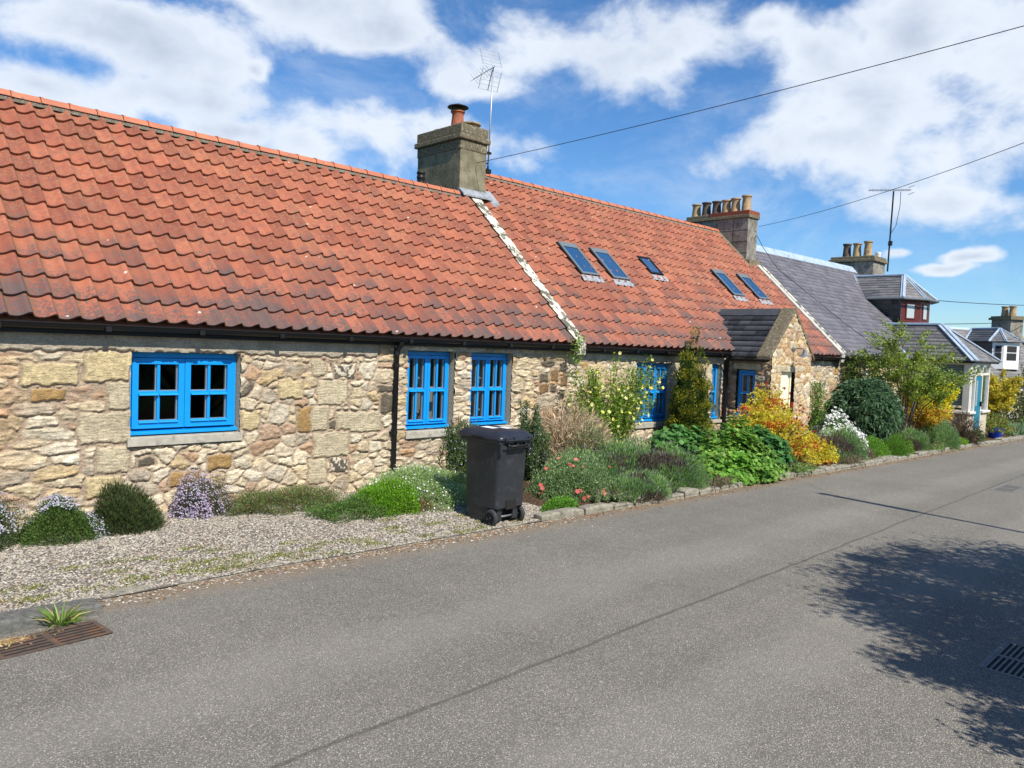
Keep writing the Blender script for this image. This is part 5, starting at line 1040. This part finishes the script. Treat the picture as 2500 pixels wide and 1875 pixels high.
# --- against the near wall, on the gravel
cushion('flowering_cushion', 1.38, 7.6, .38, .32, .62, 16000, .020, .009, [(.10, .16, .05), (.07, .12, .04), (.13, .17, .07)], 'lilac-white flowering mound cut by the left edge of the photo', seed=1, fl=(1700, .0075, [(.50, .48, .58), (.60, .59, .66), (.42, .39, .50)], lambda d, P: d[:, 2] > .25))
cushion('flowering_cushion', 2.0, 7.5, .30, .28, .40, 20000, .018, .009, [(.10, .18, .035), (.07, .14, .03), (.14, .21, .05)], 'green mound fringed with white-lilac flowers left of the dark heather', seed=2, fl=(1300, .0075, [(.58, .56, .64), (.48, .45, .56)], lambda d, P: (d[:, 2] > .80) | (d[:, 0] > .72)))
cushion('heather_bush', 2.57, 7.62, .31, .28, .41, 22000, .045, .007, [(.06, .10, .03), (.09, .13, .04), (.045, .075, .025), (.12, .12, .05)], 'dark green dome-shaped heather under the wide blue window', 'shrub', seed=3, up=.9, rand=.35, extra=lambda e: twigs(e, 500, .27, .37, [(.10, .07, .05), (.16, .12, .06)], .07, .004, inner=.85))
cushion('flowering_cushion', 3.40, 7.84, .31, .25, .40, 12000, .018, .008, [(.14, .15, .09), (.10, .11, .07)], 'lilac-pink flowering bush by the wall below the window sill', seed=4, amp=.22, fl=(2200, .008, [(.44, .37, .50), (.56, .50, .62), (.36, .29, .42)], lambda d, P: rng.random(len(P)) < .4+.9*(d[:, 0] < .1)))
cushion('creeping_mat', 4.25, 7.68, .72, .36, .24, 22000, .024, .008, [(.20, .27, .06), (.14, .23, .05), (.24, .19, .08), (.28, .16, .09), (.11, .20, .05), (.17, .26, .14)], 'low brownish-green creeping mat between lilac bush and bright green mound', seed=5, amp=.25, k=5)
cushion('green_mound', 5.18, 7.05, .42, .36, .31, 18000, .028, .009, [(.17, .38, .02), (.24, .46, .03), (.12, .28, .02)], 'bright emerald green low mound beside the silvery cushion', seed=6, up=.7)
cushion('creeping_mat', 4.70, 7.0, .50, .28, .20, 14000, .024, .008, [(.14, .29, .05), (.18, .22, .07), (.10, .20, .06)], 'small dark creeping mat in front of the bright green mound', seed=7, amp=.3, k=5)
cushion('dry_clump', 5.42, 6.88, .25, .16, .15, 1800, .05, .005, [(.26, .12, .06), (.33, .17, .09), (.18, .09, .05)], 'rusty brown dry clump at the foot of the silvery cushion', seed=8)
cushion('snow_in_summer', 5.78, 7.25, .76, .56, .46, 32000, .032, .008, [(.38, .50, .22), (.46, .56, .30), (.30, .44, .15), (.32, .50, .13)], 'wide silvery-green cushion with tiny white flowers left of the bin', seed=9, up=.8, amp=.14, fl=(360, .012, [(.8, .8, .76)], None))
def rosemary(x, y, r, h, label, seed, tops, n=4200):
    e = base('rosemary_bush', x, y, label, 'shrub', 'rosemary bushes either side of the bin'); b = MB(); PP_, DD = [], []
    for i in range(tops):
        a = rng.uniform(0, 6.28); q = r*rng.uniform(.15, .95); hh = h*rng.uniform(.6, 1.0); p0 = Vector((.04*math.cos(a), .04*math.sin(a), 0)); p1 = Vector((q*math.cos(a)*1.15, q*math.sin(a)*1.15, hh*.5)); p2 = Vector((q*math.cos(a+.5)*.9, q*math.sin(a+.5), hh))
        b.tube([p0, p1, p2], [.009, .006, .003], 4); m = n//tops; t = rng.uniform(.12, 1, m)
        c = np.where(t[:, None] < .5, np.array(p0)+(np.array(p1)-np.array(p0))*t[:, None]*2, np.array(p1)+(np.array(p2)-np.array(p1))*(t[:, None]*2-1)); PP_.append(c); DD.append(rng.normal(0, .7, (m, 3))+np.array([0, 0, .75]))
    P = np.concatenate(PP_); P = P+rng.normal(0, .022, P.shape)*np.array([1, 1, .5]); Dd = np.concatenate(DD); b.build('stems', M_bark, e); leafmesh('foliage', P, Dd, .042*rng.uniform(.6, 1.2, len(P)), .012, colvar(len(P), [(.07, .13, .045), (.12, .19, .07), (.05, .09, .03), (.16, .25, .06)], .3), M_leaf, e)
    s = rng.choice(len(P), len(P)//14); flowersmesh('flowers', P[s]+unit(Dd[s])*.025, Dd[s], .009, colvar(len(s), [(.52, .58, .74), (.66, .70, .80)], .1), e)
rosemary(6.52, 7.3, .30, .95, 'rosemary bush with pale blue flowers directly left of the bin, under the window sill', 1, 40, 15000); rosemary(7.72, 7.25, .26, 1.12, 'upright rosemary bush directly right of the bin', 2, 34, 14000)
e = base('dead_shrub', 8.75, 7.55, 'dead tangled shrub of straw-coloured twigs under the yellow rose', 'shrub')
twigs(e, 17000, .92, 1.22, [(.42, .31, .19), (.52, .40, .26), (.34, .24, .14), (.60, .49, .34)], .17, .008, inner=.25); woody(e, 14, .9, .5, .010)
# yellow climbing rose
def rose():
    e = base('yellow_rose', 10.15, 7.92, 'climbing rose with green leaves and pale yellow flowers against the cottage wall', 'shrub'); b = MB(); P, Dd = [], []
    for i in range(62):
        x0 = rng.uniform(-.35, .35); tx = rng.uniform(-1.2, 1.0); tz = rng.uniform(.9, 1.86); tx = np.clip(tx, -1.2, 1.0); 
        if abs(tx) > .5: tz = min(tz, 1.55)
        p0 = np.array([x0*.4, 0, 0]); p1 = np.array([(x0*.4+tx)*.5, -.10-.15*rng.random(), tz*.6]); p2 = np.array([tx, -.06-.42*rng.random(), tz]); b.tube([p0, p1, p2], [.011, .007, .003], 4)
        m = 170; t = rng.uniform(.30, 1, m)[:, None]; c = (1-t)**2*p0+2*t*(1-t)*p1+t*t*p2; P.append(c+rng.normal(0, .055, (m, 3))); Dd.append(rng.normal(0, 1, (m, 3))+np.array([0, -.5, .3]))
    for (tx, tz) in ((-.85, 1.72), (-.83, 1.85), (-.84, 1.98), (-.80, 2.06)):   # tendril up the downpipe corner
        m = 45; P.append(np.array([tx, -.05, tz])+rng.normal(0, .05, (m, 3))); Dd.append(rng.normal(0, 1, (m, 3)))
    P = np.concatenate(P); Dd = np.concatenate(Dd); b.build('stems', M_bark, e); leafmesh('foliage', P, Dd, .040*rng.uniform(.6, 1.3, len(P)), .026, colvar(len(P), [(.19, .33, .03), (.27, .42, .05), (.12, .22, .03), (.34, .44, .07)], .22), M_leaf, e)
    s = rng.choice(len(P), 130, replace=False); flowersmesh('flowers', P[s]+np.array([0, -.05, .02]), np.tile([-.4, -1, .5], (130, 1))+rng.normal(0, .4, (130, 3)), .036*rng.uniform(.6, 1.1, 130), colvar(130, [(.80, .76, .16), (.82, .80, .32)], .06), e)
rose()
cushion('rock_rose', 7.72, 6.5, .60, .50, .54, 24000, .036, .012, [(.27, .39, .17), (.21, .33, .12), (.34, .44, .23), (.15, .25, .07)], 'rounded grey-green bush with coral red flowers right of the bin', 'shrub', seed=13, up=.8, amp=.13, fl=(26, .030, [(.70, .13, .12), (.75, .22, .20)], lambda d, P: d[:, 1] < .3))
cushion('green_mound', 7.05, 6.12, .32, .14, .12, 2600, .026, .012, [(.13, .32, .03), (.18, .38, .05)], 'small bright green patch on the kerb just right of the bin', seed=14)
lavender(8.85, 7.2, .34, .3, .72, 'upright lavender clump behind the coral-flowered bush', 15)
lavender(8.5, 6.75, .62, .42, .50, 'wide lavender behind and right of the coral-flowered bush', 16, n=8500, dead=.18)
lavender(9.1, 6.7, .52, .42, .66, 'tall lavender with a dead brown middle', 17, n=8000, dead=.42)
lavender(8.5, 6.05, .50, .32, .36, 'lavender with grey dead stems spilling over the kerb', 18, n=5500, dead=.35)
lavender(9.65, 6.3, .44, .42, .58, 'rounded lavender just left of the leafy green mass', 19, n=8500, dead=.15)
# golden yew
def yew():
    e = base('golden_yew', 12.07, 7.55, 'tall upright golden yew column in front of the blue window', 'tree'); P, Dd, Cc = [], [], []
    for i in range(34):
        a = rng.uniform(0, 6.28); q = .27*rng.uniform(.2, 1)**.6; hh = {0: 2.36, 1: 2.12, 2: 2.0}.get(i, rng.uniform(1.0, 1.95)); q = q*(.3 if i == 0 else 1)
        c = np.array([q*math.cos(a)*.9+(.06 if i == 0 else 0), q*math.sin(a), 0]); m = 1600
        t = rng.random(m)**.8; t0 = max(0, hh-rng.uniform(.8, 1.5)); zz = t0+(hh-t0)*t if i > 2 else t*hh; rad = (.12 if i > 2 else .13)*np.sqrt(np.clip(1-t**4, 0, 1))*(.75+.45*np.sin(zz*17+i*1.7))+.015; an = rng.uniform(0, 6.28, m)
        P.append(c*(1+.25*np.sin(zz*1.6))[:, None]*np.array([1, 1, 0])+np.stack([np.cos(an)*rad, np.sin(an)*rad, zz], -1)); Dd.append(np.stack([np.cos(an), np.sin(an), np.full(m, 1.0)], -1)+rng.normal(0, .4, (m, 3)))
        tip = (np.sin(zz*17+i*1.7) > -.1)&(rng.random(m) < .62); cc = colvar(m, [(.045, .085, .015), (.08, .13, .025)], .25); cc[tip] = colvar(tip.sum(), [(.40, .37, .03), (.50, .44, .05), (.28, .30, .035)], .2); Cc.append(cc)
    P, Dd, Cc = map(np.concatenate, (P, Dd, Cc)); leafmesh('foliage', P, Dd, .045*rng.uniform(.6, 1.3, len(P)), .013, Cc, M_leaf, e)
    b = MB(); 
    for i in range(5): a = i*1.3; b.tube([(0, 0, 0), (.12*math.cos(a), .12*math.sin(a), .8), (.18*math.cos(a), .18*math.sin(a), 1.6)], [.03, .02, .01], 6)
    b.build('trunk', M_bark, e)
yew()
# leafy green mass (geranium) and lupin foliage
def palmate(name, x, y, rx, ry, h, n, size, pal, label, seed, lobes=5, amp=.18, low=-.1, fl=None):
    e = base(name, x, y, label, 'plant'); P, d, rr = dome(n, O3, rx, ry, h, seed, .55, 3.4, amp, low); Nn = d*.7+np.array([0, -.2, .8])+rng.normal(0, .35, (n, 3)); c = colvar(n, pal, .2); flowersmesh('foliage', P, Nn, size*rng.uniform(.6, 1.25, n), c, e, petals=lobes, m=M_leaf); woody(e, 14, h*.8, rx*.8, .006); return e
palmate('leafy_geranium', 11.75, 6.45, .90, .60, .72, 7500, .042, [(.13, .29, .04), (.21, .40, .06), (.09, .20, .03), (.26, .42, .08)], 'large mass of fresh green lobed leaves spilling onto the kerb', 20)
palmate('leafy_geranium', 11.25, 6.15, .60, .34, .36, 3200, .040, [(.17, .38, .04), (.22, .44, .06), (.11, .26, .03)], 'low bright green lobed leaves hanging over the kerb below the larger mass', 21)
palmate('lupin_foliage', 13.0, 6.55, .55, .46, .55, 2600, .060, [(.07, .20, .05), (.10, .26, .07), (.05, .15, .04)], 'darker fingered lupin leaves left of the yellow and red bush', 22, lobes=7)
palmate('lupin_foliage', 11.3, 7.2, .8, .38, .55, 2600, .055, [(.08, .21, .05), (.12, .28, .07)], 'dark fingered leaves around the foot of the golden yew', 23, lobes=7)
cushion('soft_herb', 12.9, 7.4, .35, .3, .62, 3500, .05, .005, [(.12, .17, .10), (.16, .21, .13)], 'hazy grey-green herb right of the yew foot', seed=24, up=.9, rand=.4)
# yellow and red bush
def redyellow():
    e = base('variegated_bush', 13.7, 6.75, 'large bush with yellow leaves and coppery red young shoots in front of the porch', 'shrub'); P, Dd, Cc = [], [], []
    lobes = [(0, 0, .62, .55, .95, 1.0), (-.55, .1, .48, .4, .92, .75), (.45, -.15, .55, .45, .72, .8), (.95, -.35, .40, .35, .40, .55), (-.05, .2, .4, .35, 1.35, .5), (1.2, -.5, .22, .2, .18, .3), (.5, .2, .35, .3, 1.12, .4)]
    for (cx, cy, rx, ry, hh, wt) in lobes:
        m = int(950*wt); c, d, rr = dome(m, (cx, cy, max(0, hh-.75)), rx, ry, min(hh, .75), cx*7, .6, 4, .2, -.15)
        for k in range(7):
            P.append(c+rng.normal(0, .008, c.shape)); Dd.append(d*.6+np.array([0, -.15, .35])+rng.normal(0, .75, c.shape)); s = rng.random(m); q = np.sin(c[:, 0]*9+c[:, 2]*7)+np.sin(c[:, 2]*13+c[:, 1]*5)
            red = (q+s*1.4) > 1.75; cc = colvar(m, [(.78, .62, .05), (.84, .72, .12), (.66, .54, .04), (.50, .54, .05)], .14); cc[red] = colvar(red.sum(), [(.66, .20, .03), (.56, .07, .03), (.72, .34, .05)], .15); Cc.append(cc)
    P, Dd, Cc = map(np.concatenate, (P, Dd, Cc)); leafmesh('foliage', P, Dd, .058*rng.uniform(.6, 1.2, len(P)), .022, Cc, M_leaf, e, bend=.15)
    m = 60; c, d, rr = dome(m, (0, 0, .2), .9, .6, .95, 3, .95, 4, .2); PP_ = np.repeat(c, 12, 0); DD = np.repeat(d, 12, 0)+np.array([0, 0, .6])+rng.normal(0, .5, (m*12, 3)); leafmesh('red_shoots', PP_, DD, .06, .016, colvar(m*12, [(.48, .04, .03), (.56, .08, .04)], .15), M_leaf, e)
    woody(e, 34, .85, 1.0, .012); twigs(e, 900, .95, .6, [(.10, .07, .05), (.15, .11, .07)], .22, .006, inner=.2)
redyellow()
lavender(15.75, 6.32, .5, .42, .66, 'dark grey-green lavender between the red and yellow bush and the white flowers', 26, n=7500, dead=.2)
cushion('dry_clump', 16.2, 5.98, .30, .16, .30, 2200, .06, .005, [(.22, .15, .10), (.28, .2, .14), (.16, .11, .08)], 'brown dry twiggy clump on the kerb beside the dark lavender', seed=27, up=.6)
cushion('white_flower_mound', 16.35, 6.6, .68, .5, .88, 9000, .035, .016, [(.10, .20, .05), (.15, .27, .06)], 'mound of pure white blossom sloping down right of the porch', 'shrub', seed=28, fl=(2300, .028, [(.80, .80, .76), (.74, .76, .70)], lambda d, P: rng.random(len(P)) < .75))
e = base('porch_climber', 16.15, 7.0, 'thin light green climber up the right corner of the stone porch', 'plant'); b = MB(); b.tube([(0, 0, 0), (.03, 0, .8), (-.02, 0, 1.45)], [.01, .008, .004], 5); b.build('stems', M_bark, e)
m = 2200; t = rng.random(m); leafmesh('foliage', np.stack([rng.normal(0, .11, m), rng.normal(0, .09, m), .1+t*1.35], -1), rng.normal(0, 1, (m, 3)), .045, .024, colvar(m, [(.14, .25, .03), (.20, .33, .05), (.09, .17, .03)], .2), M_leaf, e)
# sage-like shrub with long leaves
def lance(name, x, y, rx, ry, h, n, L, W, pal, label, seed, zc=.42, per=9):
    e = base(name, x, y, label, 'shrub'); d = unit(rng.normal(0, 1, (n, 3))*np.array([1, 1, .9])+np.array([0, 0, .15])); rr = (.62+.38*rng.random(n)**.4)*lump(d, 3, seed, .12); P = d*rr[:, None]*np.array([rx, ry, h*.56])+np.array([0, 0, h*.50]); P[:, 2] = np.maximum(P[:, 2], .03)
    P = np.repeat(P, per, 0); Dd = np.repeat(d, per, 0)*.8+rng.normal(0, .75, (n*per, 3)); leafmesh('foliage', P, Dd, L*rng.uniform(.6, 1.2, n*per), W, colvar(n*per, pal, .2), M_leaf, e, bend=.35); woody(e, 16, h*.7, rx*.7, .012)
lance('broadleaf_shrub', 18.45, 6.85, .84, .7, 1.48, 2300, .12, .034, [(.085, .17, .075), (.12, .22, .10), (.06, .12, .05), (.17, .27, .15)], 'big rounded dark green shrub with long pointed leaves', 29)
cushion('spurge_mound', 16.95, 6.12, .46, .30, .44, 10000, .032, .012, [(.16, .34, .03), (.22, .42, .05), (.11, .25, .03)], 'bright green fluffy mound behind the kerb below the white blossom', seed=30, up=.8)
cushion('spurge_mound', 17.85, 5.98, .38, .26, .44, 10000, .045, .007, [(.13, .29, .03), (.18, .34, .04), (.09, .20, .03)], 'bright green feathery clump overhanging the kerb below the broad-leaved shrub', seed=31, up=1.0, rand=.3)
# open-branched small tree
def tree_open(x, y, H, label, pal, spread, seed, n_br=11, leaf=.05, per=70, name='small_tree', jitter=.07, tmin=.3):
    R = np.random.default_rng(seed); e = base(name, x, y, label, 'tree'); b = MB(); P, Dd = [], []
    for i in range(n_br):
        a = i*2.4+R.uniform(-.4, .4); tilt = R.uniform(.15, 1.0); q = spread*tilt; hh = H*(1-.42*tilt*R.uniform(.6, 1)); p0 = np.array([.03*math.cos(a), .03*math.sin(a), 0]); p1 = np.array([q*.35*math.cos(a), q*.35*math.sin(a), hh*.55]); p2 = np.array([q*math.cos(a), q*math.sin(a), hh]); b.tube([p0, p1, p2], [.022, .014, .004], 6)
        for k in range(10):
            t = R.uniform(tmin, 1); c = (1-t)**2*p0+2*t*(1-t)*p1+t*t*p2; dd = np.array([math.cos(a+R.normal(0, 1)), math.sin(a+R.normal(0, 1)), R.uniform(.0, .7)]); L_ = R.uniform(.18, .50)*spread; q2 = c+dd*L_; b.tube([c, (c+q2)/2+np.array([0, 0, .04]), q2], [.007, .005, .002], 4)
            m = per; s = R.uniform(.1, 1.05, m)[:, None]; P.append(c+(q2-c)*s+np.array([0, 0, .03])+R.normal(0, jitter*.6, (m, 3))); Dd.append(R.normal(0, .8, (m, 3))+dd)
    P, Dd = np.concatenate(P), np.concatenate(Dd); b.build('trunk', M_bark, e); leafmesh('crown', P, Dd, leaf*R.uniform(.6, 1.3, len(P)), leaf*.5, colvar(len(P), pal, .2), M_leaf, e); return e
tree_open(20.25, 6.6, 2.85, 'open-branched small tree with olive green leaves in front of the slate house', [(.22, .32, .04), (.30, .42, .06), (.14, .21, .03), (.38, .46, .09)], 1.22, 12, n_br=18, per=60, leaf=.068, tmin=.5)
tree_open(21.9, 6.55, 1.75, 'golden yellow-leaved shrub behind the open-branched tree', [(.86, .74, .015), (.88, .80, .04), (.68, .62, .03)], .56, 6, n_br=14, per=80, leaf=.08, name='golden_shrub')
tree_open(21.3, 6.35, .95, 'lower yellow-orange shrub at the foot of the golden one', [(.60, .44, .04), (.58, .30, .04), (.66, .52, .06)], .5, 7, n_br=12, per=80, leaf=.055, name='golden_shrub')
lavender(19.3, 6.1, .34, .32, .50, 'small lavender clump below the golden shrub', 33, n=4200, dead=.25)
cushion('green_mound', 18.6, 6.0, .30, .2, .30, 2200, .035, .012, [(.15, .30, .03), (.2, .36, .05)], 'small green mound between feathery clump and lavender', seed=40)
lavender(21.1, 6.0, .46, .36, .68, 'rounded grey-green lavender nearest the glazed porch', 34, n=6000, dead=.1)
e = base('bare_hedge', 23.1, 6.0, 'dark brown bare twiggy bush below the porch window', 'shrub'); twigs(e, 2600, .50, .95, [(.10, .07, .05), (.15, .11, .07), (.07, .05, .04)], .16, .012, inner=.2); woody(e, 12, .7, .4, .01)
cushion('green_mound', 22.5, 5.92, .3, .15, .22, 1800, .04, .016, [(.2, .4, .04), (.26, .45, .06)], 'lime green low patch on the kerb before the glazed porch', seed=35)
cushion('leafy_clump', 23.9, 5.92, .40, .16, .40, 1800, .06, .02, [(.09, .2, .04), (.14, .27, .05)], 'green leafy clump at the foot of the teal door', seed=36, up=.8)
e = base('wall_creeper', 19.75, 7.82, 'dark tangled creeper on the slate house wall left of its window', 'plant'); twigs(e, 900, .36, .7, [(.07, .06, .04), (.1, .08, .05)], .2, .008, c=(0, -.05, 1.2), inner=.1, up=.2); m = 1800; leafmesh('foliage', np.stack([rng.normal(0, .22, m), rng.normal(-.1, .05, m), 1.55+rng.normal(0, .22, m)], -1), rng.normal(0, 1, (m, 3)), .05, .03, colvar(m, [(.07, .11, .03), (.12, .17, .05)], .2), M_leaf, e)
tree_open(29.9, 6.9, 1.95, 'golden yellow shrub just beyond the glazed porch', [(.62, .50, .04), (.68, .58, .07), (.45, .40, .05)], .8, 8, n_br=13, per=80, leaf=.085, name='golden_shrub')
e = empty('garden_hedge', (35.2, 6.9, gz(35)), label='tall variegated garden hedge at the right edge beyond the houses', cat='hedge')
for (cx, cy, r_, hh, n_) in ((0, 0, 1.2, 2.1, 2600), (1.2, -.6, 1.2, 2.25, 2600), (2.6, -1.0, 1.4, 2.3, 2600), (-.9, .6, .8, 1.5, 1500), (4.5, -1.5, 1.6, 2.4, 2400), (6.5, -2, 1.6, 2.5, 2400)):
    P, d, _ = dome(n_, (cx, cy, 0), r_, r_, hh, cx, .6, 4, .2); leafmesh('foliage', P, d+rng.normal(0, .8, P.shape), .12, .07, colvar(n_, [(.13, .15, .05), (.20, .22, .09), (.08, .10, .03), (.34, .34, .18)], .25), M_leaf, e)
# blue pot, its plant, iris leaves
e = empty('blue_pot', (26.1, 5.98, gz(26.1)+.03), label='cobalt blue glazed plant pot on the step beyond the teal door', cat='pot')
b = MB(); b.lathe([(.15, 0), (.19, .16), (.225, .27), (.245, .275), (.245, .32), (.22, .32), (.20, .27), (.0, .26)], (0, 0, .02), 24); b.build('pot_body', M_bluepot, e, auto=40); b = MB(); b.lathe([(.26, 0), (.27, .025), (.0, .026)], (0, 0, 0), 24); b.build('saucer', M_conc, e, auto=40)
e = empty('potted_plant', (26.1, 5.98, gz(26.1)+.28), label='leafy green and orange plant growing in the blue pot', cat='plant'); P, d, _ = dome(1100, O3, .5, .4, .45, 2, .3, 4, .2); leafmesh('foliage', P, d+rng.normal(0, .7, P.shape), .08, .03, colvar(1100, [(.12, .22, .04), (.18, .3, .05), (.4, .25, .05)], .2, ), M_leaf, e); woody(e, 8, .35, .4, .006)
e = base('iris_clump', 28.3, 6.0, 'clump of upright grey-green sword leaves at the far kerb', 'plant'); m = 260; P = np.stack([rng.normal(0, .38, m), rng.normal(0, .16, m), np.zeros(m)], -1); leafmesh('foliage', P, np.stack([rng.normal(0, .4, m), rng.normal(0, .4, m), np.ones(m)], -1), .48, .05, colvar(m, [(.22, .32, .16), (.3, .4, .22)], .15), M_leaf, e, bend=.1)
cushion('green_mound', 29.2, 5.85, .8, .3, .3, 2600, .06, .03, [(.14, .26, .04), (.2, .33, .06)], 'low green planting along the far kerb by the sword leaves', seed=38)
cushion('green_mound', 32.5, 5.9, 1.8, .8, .7, 4200, .09, .04, [(.10, .19, .04), (.14, .22, .05), (.08, .14, .03)], 'dark green planting in front of the tall hedge', seed=39)
# grass tuft by the drain
e = empty('grass_tuft', (1.47, 5.46, gz(1.47)), label='tuft of long green grass growing between kerb block and drain', cat='grass tuft'); m = 150; a = rng.uniform(0, 6.28, m); P = np.stack([np.cos(a)*.04*rng.random(m), np.sin(a)*.03*rng.random(m), np.zeros(m)], -1)
leafmesh('blades', P, np.stack([np.cos(a)*.7, np.sin(a)*.7, rng.uniform(.3, 1.6, m)], -1), .21*rng.uniform(.4, 1.15, m), .010, colvar(m, [(.20, .32, .05), (.28, .38, .08), (.14, .25, .05), (.45, .36, .16)], .15, p=[.35, .25, .2, .2]), M_leaf, e, bend=.25)
# weeds sprinkled over the gravel near its edge
m = 5200; cx = rng.uniform(1.2, 6.2, 60); cy = 5.9+rng.gamma(2, .16, 60); i = rng.integers(0, 60, m); X = cx[i]+rng.normal(0, .07, m); Y = cy[i]+rng.normal(0, .035, m); k = Y > 5.84; X, Y = X[k], Y[k]; m = len(X)
tag(leafmesh('weeds', np.stack([X, Y, gravel_z(X, Y)], -1), np.stack([rng.normal(0, .8, m), rng.normal(0, .8, m), np.ones(m)*.6], -1), .028, .008, colvar(m, [(.24, .28, .05), (.18, .26, .04), (.36, .30, .08)], .2), M_leaf, None), kind='stuff')
# --- roadside trees and bushes just outside the right edge; they cast the shade on the road
def bigbush(name, x, y, lobes, label, pal, seed, leaf=.06):
    R = np.random.default_rng(seed); e = empty(name, (x, y, gz(x)), label=label, cat='tree'); b = MB(); P, Dd = [], []
    for (cx, cy, cz_, r_, n_) in lobes:
        d = unit(R.normal(0, 1, (n_, 3))); rr = R.random(n_)**.5*lump(d, 5, cx*3, .3); P.append(np.array([cx, cy, cz_])+d*rr[:, None]*r_); Dd.append(R.normal(0, 1, (n_, 3))); b.tube([(0, 0, 0), (cx*.4, cy*.4, cz_*.5), (cx, cy, cz_)], [.05, .03, .01], 6)
    b.build('trunk', M_bark, e); P, Dd = np.concatenate(P), np.concatenate(Dd); leafmesh('crown', P, Dd, leaf*R.uniform(.6, 1.4, len(P)), leaf*.6, colvar(len(P), pal, .2), M_leaf, e)
GP = [(.07, .11, .025), (.10, .15, .035), (.05, .08, .02)]
bigbush('roadside_tree', 7.6, -1.15, [(-.9, .1, 3.65, .55, 2300), (.1, .1, 3.5, .62, 2900), (1.1, .15, 2.95, .75, 3600), (-1.75, .15, 3.15, .55, 2800), (-.9, .25, 2.9, .80, 4000), (.3, .3, 2.8, .9, 4700), (-2.1, .2, 2.35, .50, 2500), (1.6, .3, 2.2, .9, 4600), (-1.2, .3, 2.05, .75, 4800), (0, .4, 1.7, 1.1, 6600), (1.7, .5, 1.3, 1.1, 6000), (-2.7, .1, 2.85, .26, 700), (-1.55, .1, 3.75, .22, 500), (-.3, .1, 4.2, .25, 600), (.6, .1, 4.05, .22, 450), (-2.55, .15, 2.45, .28, 700), (-3.0, .1, 2.2, .2, 350)], 'leafy roadside tree outside the right edge that shades the road', GP, 3)
bigbush('roadside_bush', 5.35, -.62, [(0, .1, 1.70, .50, 3000), (-.55, .1, 1.30, .36, 1700), (.5, .2, 1.55, .6, 3800), (-.85, .15, 1.0, .28, 1000), (.2, .3, .8, .6, 3000), (-1.15, .1, .95, .20, 450), (-.95, .2, 1.45, .18, 350), (-1.35, .15, .7, .16, 260)], 'roadside bush outside the lower right edge that shades the drain', GP, 4, leaf=.05)

def trailing(label, x, y, n, pal, L=.05, W=.014, r=.3, seed=0):
    R = np.random.default_rng(seed); e = base('trailing_stems', x, y, label, 'plant', 'trailing stems along the kerb'); b = MB(); P, Dd = [], []
    for i in range(n):
        a = R.uniform(math.pi*1.1, math.pi*1.9); l = r*R.uniform(.5, 1.3); p0 = np.array([R.normal(0, .12), R.normal(0, .06), .02]); p2 = p0+np.array([math.cos(a)*l*1.2, math.sin(a)*l*.8, R.uniform(-.03, .10)]); p1 = (p0+p2)/2+np.array([0, 0, R.uniform(.05, .16)])
        b.tube([p0, p1, p2], [.005, .004, .002], 4); m = 26; t = R.uniform(.1, 1, m)[:, None]; P.append((1-t)**2*p0+2*t*(1-t)*p1+t*t*p2+R.normal(0, .012, (m, 3))); Dd.append(R.normal(0, .8, (m, 3))+np.array([0, -.2, .4]))
    b.build('stems', M_bark, e); P = np.concatenate(P); leafmesh('foliage', P, np.concatenate(Dd), L, W, colvar(len(P), pal, .22), M_leaf, e)
G1 = [(.20, .36, .06), (.14, .28, .05), (.28, .40, .12)]; G2 = [(.30, .24, .14), (.20, .15, .09), (.16, .22, .08)]
trailing('loose grey-green stems leaning over the kerb below the coral-flowered bush', 7.9, 6.1, 34, [(.27, .38, .17), (.20, .30, .12)], .04, .01, .34, 1)
trailing('straggly brown and green stems over the kerb left of the leafy geranium', 10.4, 5.98, 36, G2, .05, .008, .34, 2)
trailing('green stems hanging over the kerb in front of the red and yellow bush', 13.0, 6.05, 40, G1, .05, .02, .36, 3)
trailing('brown dry stems over the kerb before the feathery mounds', 15.2, 5.95, 34, G2, .05, .008, .34, 4)
trailing('short green stems at the kerb between the last two lavenders', 20.1, 5.95, 36, G1, .06, .015, .34, 5)
